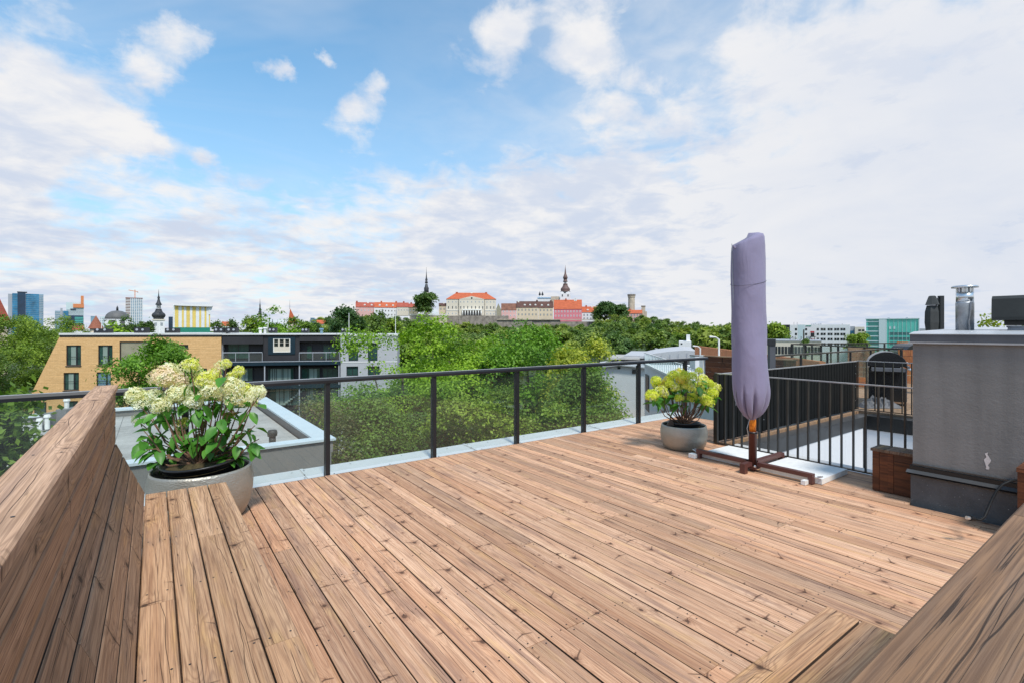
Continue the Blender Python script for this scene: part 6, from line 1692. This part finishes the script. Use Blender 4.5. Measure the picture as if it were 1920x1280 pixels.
for px, d, py0, py1, lb in ((1348, 24, 668, 636, 'white street lamp post left of the covered parasol'), (1313, 30, 672, 652, 'thin grey lamp post above the white roof box'), (1235, 60, 676, 655, 'thin grey lamp post in front of the hill trees')):
    pl_ = empty('lamp_post', gpos(px, d, ztop(py0, d) - 3), -TA, lb, 'lamp post', 'lamp posts'); h_ = ztop(py1, d) - ztop(py0, d) + 3
    b = MB(); b.lathe([(.05, 0), (.045, h_)], 8); b.build('post', 'frame_white' if px == 1348 else 'zinc', pl_)
    b = MB(); b.tube([(0, 0, h_ - .01), (-.15, 0, h_ + .1), (-.45, 0, h_ + .12)], [.03, .03, .05], 6); b.build('lamp_head', 'zinc', pl_)

# --- the next terrace on the right
nt = empty('next_terrace', (0, 0, 0), kind='structure')
tb = []
for i in range(14):
    q = MB(); q.box(10.70, 19.0, 3.75 - i * .30 - .294, 3.75 - i * .30, -.03, -.002); q.build('deck_plank', 'tan_wood', nt)
for i in range(6):
    q = MB(); q.box(10.75, 19.0, 3.755 + i * .26, 3.755 + i * .26 + .254, -.03, -.002); q.build('deck_plank', 'tan_wood', nt)
q = MB(); q.box(10.72, 19, -2, 5.4, -13.4, -.031); q.build('building_block', 'wall_block', nt)
q = MB(); q.box(10.68, 10.72, -1, 3.66, -.25, .005); q.build('edge_board', 'tan_wood', nt)
r5 = empty('glass_railing', (10.68, 5.30, 0), label='glass railing of the next terrace behind the black slatted screen', cat='railing')
q = MB(); q.box(0, 8.2, -.025, .025, .93, .965); q.build('handrail', 'bar_metal', r5)
for x in (.04, 1.4, 2.8, 4.2, 5.6, 7.0, 8.15):
    q = MB(); q.box(x - .022, x + .022, -.02, .02, -.1, .929); q.build('post', 'rail_metal', r5)
for a, c in zip((.04, 1.4, 2.8, 4.2, 5.6, 7.0), (1.4, 2.8, 4.2, 5.6, 7.0, 8.15)):
    q = MB(); q.box(a + .03, c - .03, -.004, .004, .03, .91); q.build('glass_panel', 'pane_glass', r5)
ps = empty('dark_post', (10.66, 5.27, 0), -TA, 'square dark post with a small box right of the covered parasol', 'post')
q = MB(); q.box(-.06, .06, -.05, .05, -.1, 1.18); q.build('post', 'fascia', ps); q = MB(); q.box(-.10, .055, -.07, .045, 1.181, 1.31); q.build('box', 'frame_dark', ps)
bp = empty('timber_wall', (12.0, 5.38, 0), label='low red brown boarded wall with pale coping behind the covered parasol', cat='wall')
for k in range(6):
    q = MB(); q.box(-.02 + (k % 2) * .002, .02, 0, 2.3, .80 - (k + 1) * .135 + .004, .80 - k * .135); q.build('board', 'brown_wood', bp)
q = MB(); q.box(-.05, .06, -.02, 2.33, .803, .83); q.build('coping', 'tan_wood', bp)
q = MB(); q.box(-.045, .045, 2.34, 2.46, -.3, .83); q.build('end_post', 'frame_white', bp)
# far terraces with more glass railings and timber screens
for (pa, da, pb, db, py0, py1, lb) in ((1484, 19, 1690, 14.0, 644, 654, 'glass railing of a farther terrace coming towards the gas grill'), (1486, 19.3, 1690, 21.0, 644, 643, 'glass railing along the far side of the farther terrace')):
    A = at_d(pa, py0, da); Bp = at_d(pb, py1, db); zt_ = A.z
    v = Bp - A; L = math.hypot(v.x, v.y); rz = math.atan2(v.y, v.x)
    gr = empty('glass_railing', (A.x, A.y, zt_ - 1.0), rz, lb, 'railing', 'glass railings on the farther terrace')
    q = MB(); q.box(0, L, -.025, .025, .96, 1.0); q.build('handrail', 'bar_metal', gr)
    n_p = 6
    for k in range(n_p + 1):
        x = L * k / n_p; q = MB(); q.box(x - .03, x + .03, -.02, .02, -.3, .959); q.build('post', 'rail_metal', gr)
        if k < n_p:
            q = MB(); q.box(x + .04, x + L / n_p - .04, -.004, .004, .02, .94); q.build('glass_panel', 'pane_glass', gr)
fb = empty('far_terrace', (0, 0, 0), kind='structure')
q = MB(); cpt = [at_d(1455, 640, 18.5), at_d(1750, 640, 13.3), at_d(1900, 640, 22), at_d(1455, 640, 22)]
q.prismz([(p.x, p.y) for p in cpt], -13.4, -.06); q.build('building_block', 'stucco_olive', fb)


def timber(name, pa, pb, d, py0, py1, mat, label, nb_, ang=0):
    ft = Fac(pa, d, ang, 0); rr_ = ft.root(name, label, 'timber screen', None); z0, z1 = ft.z(pa, py1), ft.z(pa, py0)
    for k in range(nb_):
        a = z0 + (z1 - z0) * k / nb_; q = MB(); q.box(0, ft.x(pb), -.012 + (k % 2) * .003, .03, a + .006, a + (z1 - z0) / nb_ - .004); q.build('board', mat, rr_)
    for x in (.03, ft.x(pb) - .03):
        q = MB(); q.box(x - .04, x + .04, .031, .09, z0 - .05, z1); q.build('post', mat, rr_)
    return ft, rr_


timber('timber_screen', 1590, 1640, 15.6, 651, 722, 'tan_wood', 'tan boarded screen left of the gas grill', 8)
timber('timber_screen', 1684, 1745, 14.2, 655, 726, 'orange_wood', 'orange boarded screen right of the gas grill', 6)
timber('timber_screen', 1606, 1640, 13.2, 706, 724, 'orange_wood', 'low orange boarded step left of the gas grill', 2)
timber('timber_screen', 1682, 1745, 18.0, 640, 656, 'orange_wood', 'farther orange boarded screen under the black cover', 2)
cvb = empty('covered_grill', at_d(1705, 658, 16), -TA, 'black rounded cover behind the orange boarded screen', 'grill cover')
q = MB(); q.prism([(-.5, -.7), (.8, -.7), (.8, .2), (.3, .25), (-.05, .24), (-.22, .16), (-.36, .03), (-.45, -.02), (-.5, -.12)], -.3, .4); q.build('cover', 'grill_black', cvb)
# gas grill
gp_ = ray(1661) * 10.15
gg = empty('gas_grill', (gp_.x, gp_.y, 0), -TA - R_(33), 'black gas grill with curved lid behind the thin baluster fence', 'grill')
q = MB(); q.box(-.30, .30, -.25, .25, .08, .74); q.build('cabinet', 'grill_black', gg)
q = MB(); q.box(.301, .318, -.24, .24, .09, .73); q.build('door', 'grill_grey', gg)
q = MB(); pf_ = [(-.32, .78)] + [(-.32 + .32 * (1 - math.cos(a)), .80 + .27 * math.sin(a)) for a in np.linspace(0, math.pi, 14)] + [(.32, .78)]
q.prism(pf_, -.27, .27); q.build('lid', 'grill_grey', gg)
q = MB(); q.prism([(x * .985, z - .004) for x, z in pf_], -.285, -.2705); q.prism([(x * .985, z - .004) for x, z in pf_], .2705, .285); q.build('lid_end', 'grill_black', gg)
q = MB(); q.tube([(.36, -.2, .84), (.36, .2, .84)], .014, 8); q.box(.33, .36, -.2, -.18, .83, .85); q.box(.33, .36, .18, .2, .83, .85); q.build('handle', 'silver', gg)
q = MB(); q.box(-.26, .26, -.60, -.29, .70, .76); q.build('side_shelf', 'grill_grey', gg); q = MB(); q.box(-.26, .26, .29, .56, .55, .80); q.build('side_box', 'grill_black', gg)
q = MB(); q.box(.3185, .36, -.27, .27, .745, .79); q.build('control_panel', 'grill_grey', gg)
for k in range(4):
    q = MB(); q.lathe([(.028, 0), (.026, .03), (.012, .032)], 10); q.v = [(z + .361, x - .2 + k * .13, y + .72) for x, y, z in q.v]; q.build('knob', 'silver', gg)
q = MB(); q.box(-.3, .3, -.25, .25, .045, .079); q.build('base_shelf', 'tan_wood', gg)
for sx in (-.26, .26):
    for sy in (-.2, .2): q = MB(); q.lathe([(.03, 0), (.03, .044)], 8, sx, sy); q.build('wheel', 'grill_black', gg)
gp_ = ray(1640) * 9.75
hc = empty('crumpled_cover', (gp_.x, gp_.y, 0), -TA, 'crumpled dark grey cover lying on the tan deck beside the grill', 'grill cover')
rs3 = np.random.default_rng(4); q = MB(); nx_, ny_ = 18, 12
for j in range(ny_):
    for i in range(nx_):
        x = -.36 + .72 * i / (nx_ - 1); y = -.25 + .5 * j / (ny_ - 1); e = max(0, 1 - (x / .36) ** 2) * max(0, 1 - (y / .25) ** 2)
        q.v.append((x + rs3.normal() * .012, y + rs3.normal() * .012, .004 + e ** .5 * (.11 + .07 * math.sin(9 * x + 5 * y) + rs3.normal() * .035)))
for j in range(ny_ - 1):
    for i in range(nx_ - 1): q.f.append((j * nx_ + i, j * nx_ + i + 1, (j + 1) * nx_ + i + 1, (j + 1) * nx_ + i)); q.mi.append(0)
q.build('cover_cloth', 'tarp_grey', hc)
# closed grey parasol beyond the chimney
gp = empty('grey_parasol', at_d(1748, 640, 11.5), -TA, 'closed dark grey cantilever parasol behind the chimney stack', 'parasol')
k11 = 11.5 / F
q = MB(); q.lathe([(.10, (640 - 625) * k11), (.125, (640 - 605) * k11), (.12, (640 - 585) * k11), (.09, (640 - 573) * k11)], 10, 0, 0)
for i, v in enumerate(q.v): q.v[i] = (v[0] * (1 + .12 * (-1) ** i), v[1] * (1 + .12 * (-1) ** i), v[2])
q.build('canopy', 'umb_grey', gp)
q = MB(); q.lathe([(.145, (640 - 572) * k11), (.14, (640 - 571) * k11), (.075, (640 - 556) * k11), (.05, (640 - 555) * k11)], 8); 
for i, v in enumerate(q.v): q.v[i] = (v[0] * (1 + .1 * (-1) ** i), v[1] * (1 + .1 * (-1) ** i), v[2])
q.build('vent_flap', 'umb_grey', gp)
q = MB(); q.box(.155, .245, -.04, .04, -.9, (640 - 555) * k11); q.build('mast', 'frame_dark', gp)
q = MB(); q.tube([(.09, 0, (640 - 575) * k11), (.13, 0, (640 - 560) * k11), (.155, 0, (640 - 558) * k11)], .014, 6); q.build('arm', 'frame_dark', gp)
q = MB(); q.lathe([(.12, -.9), (.12, .1)], 10); q.build('canopy_end', 'umb_grey', gp)
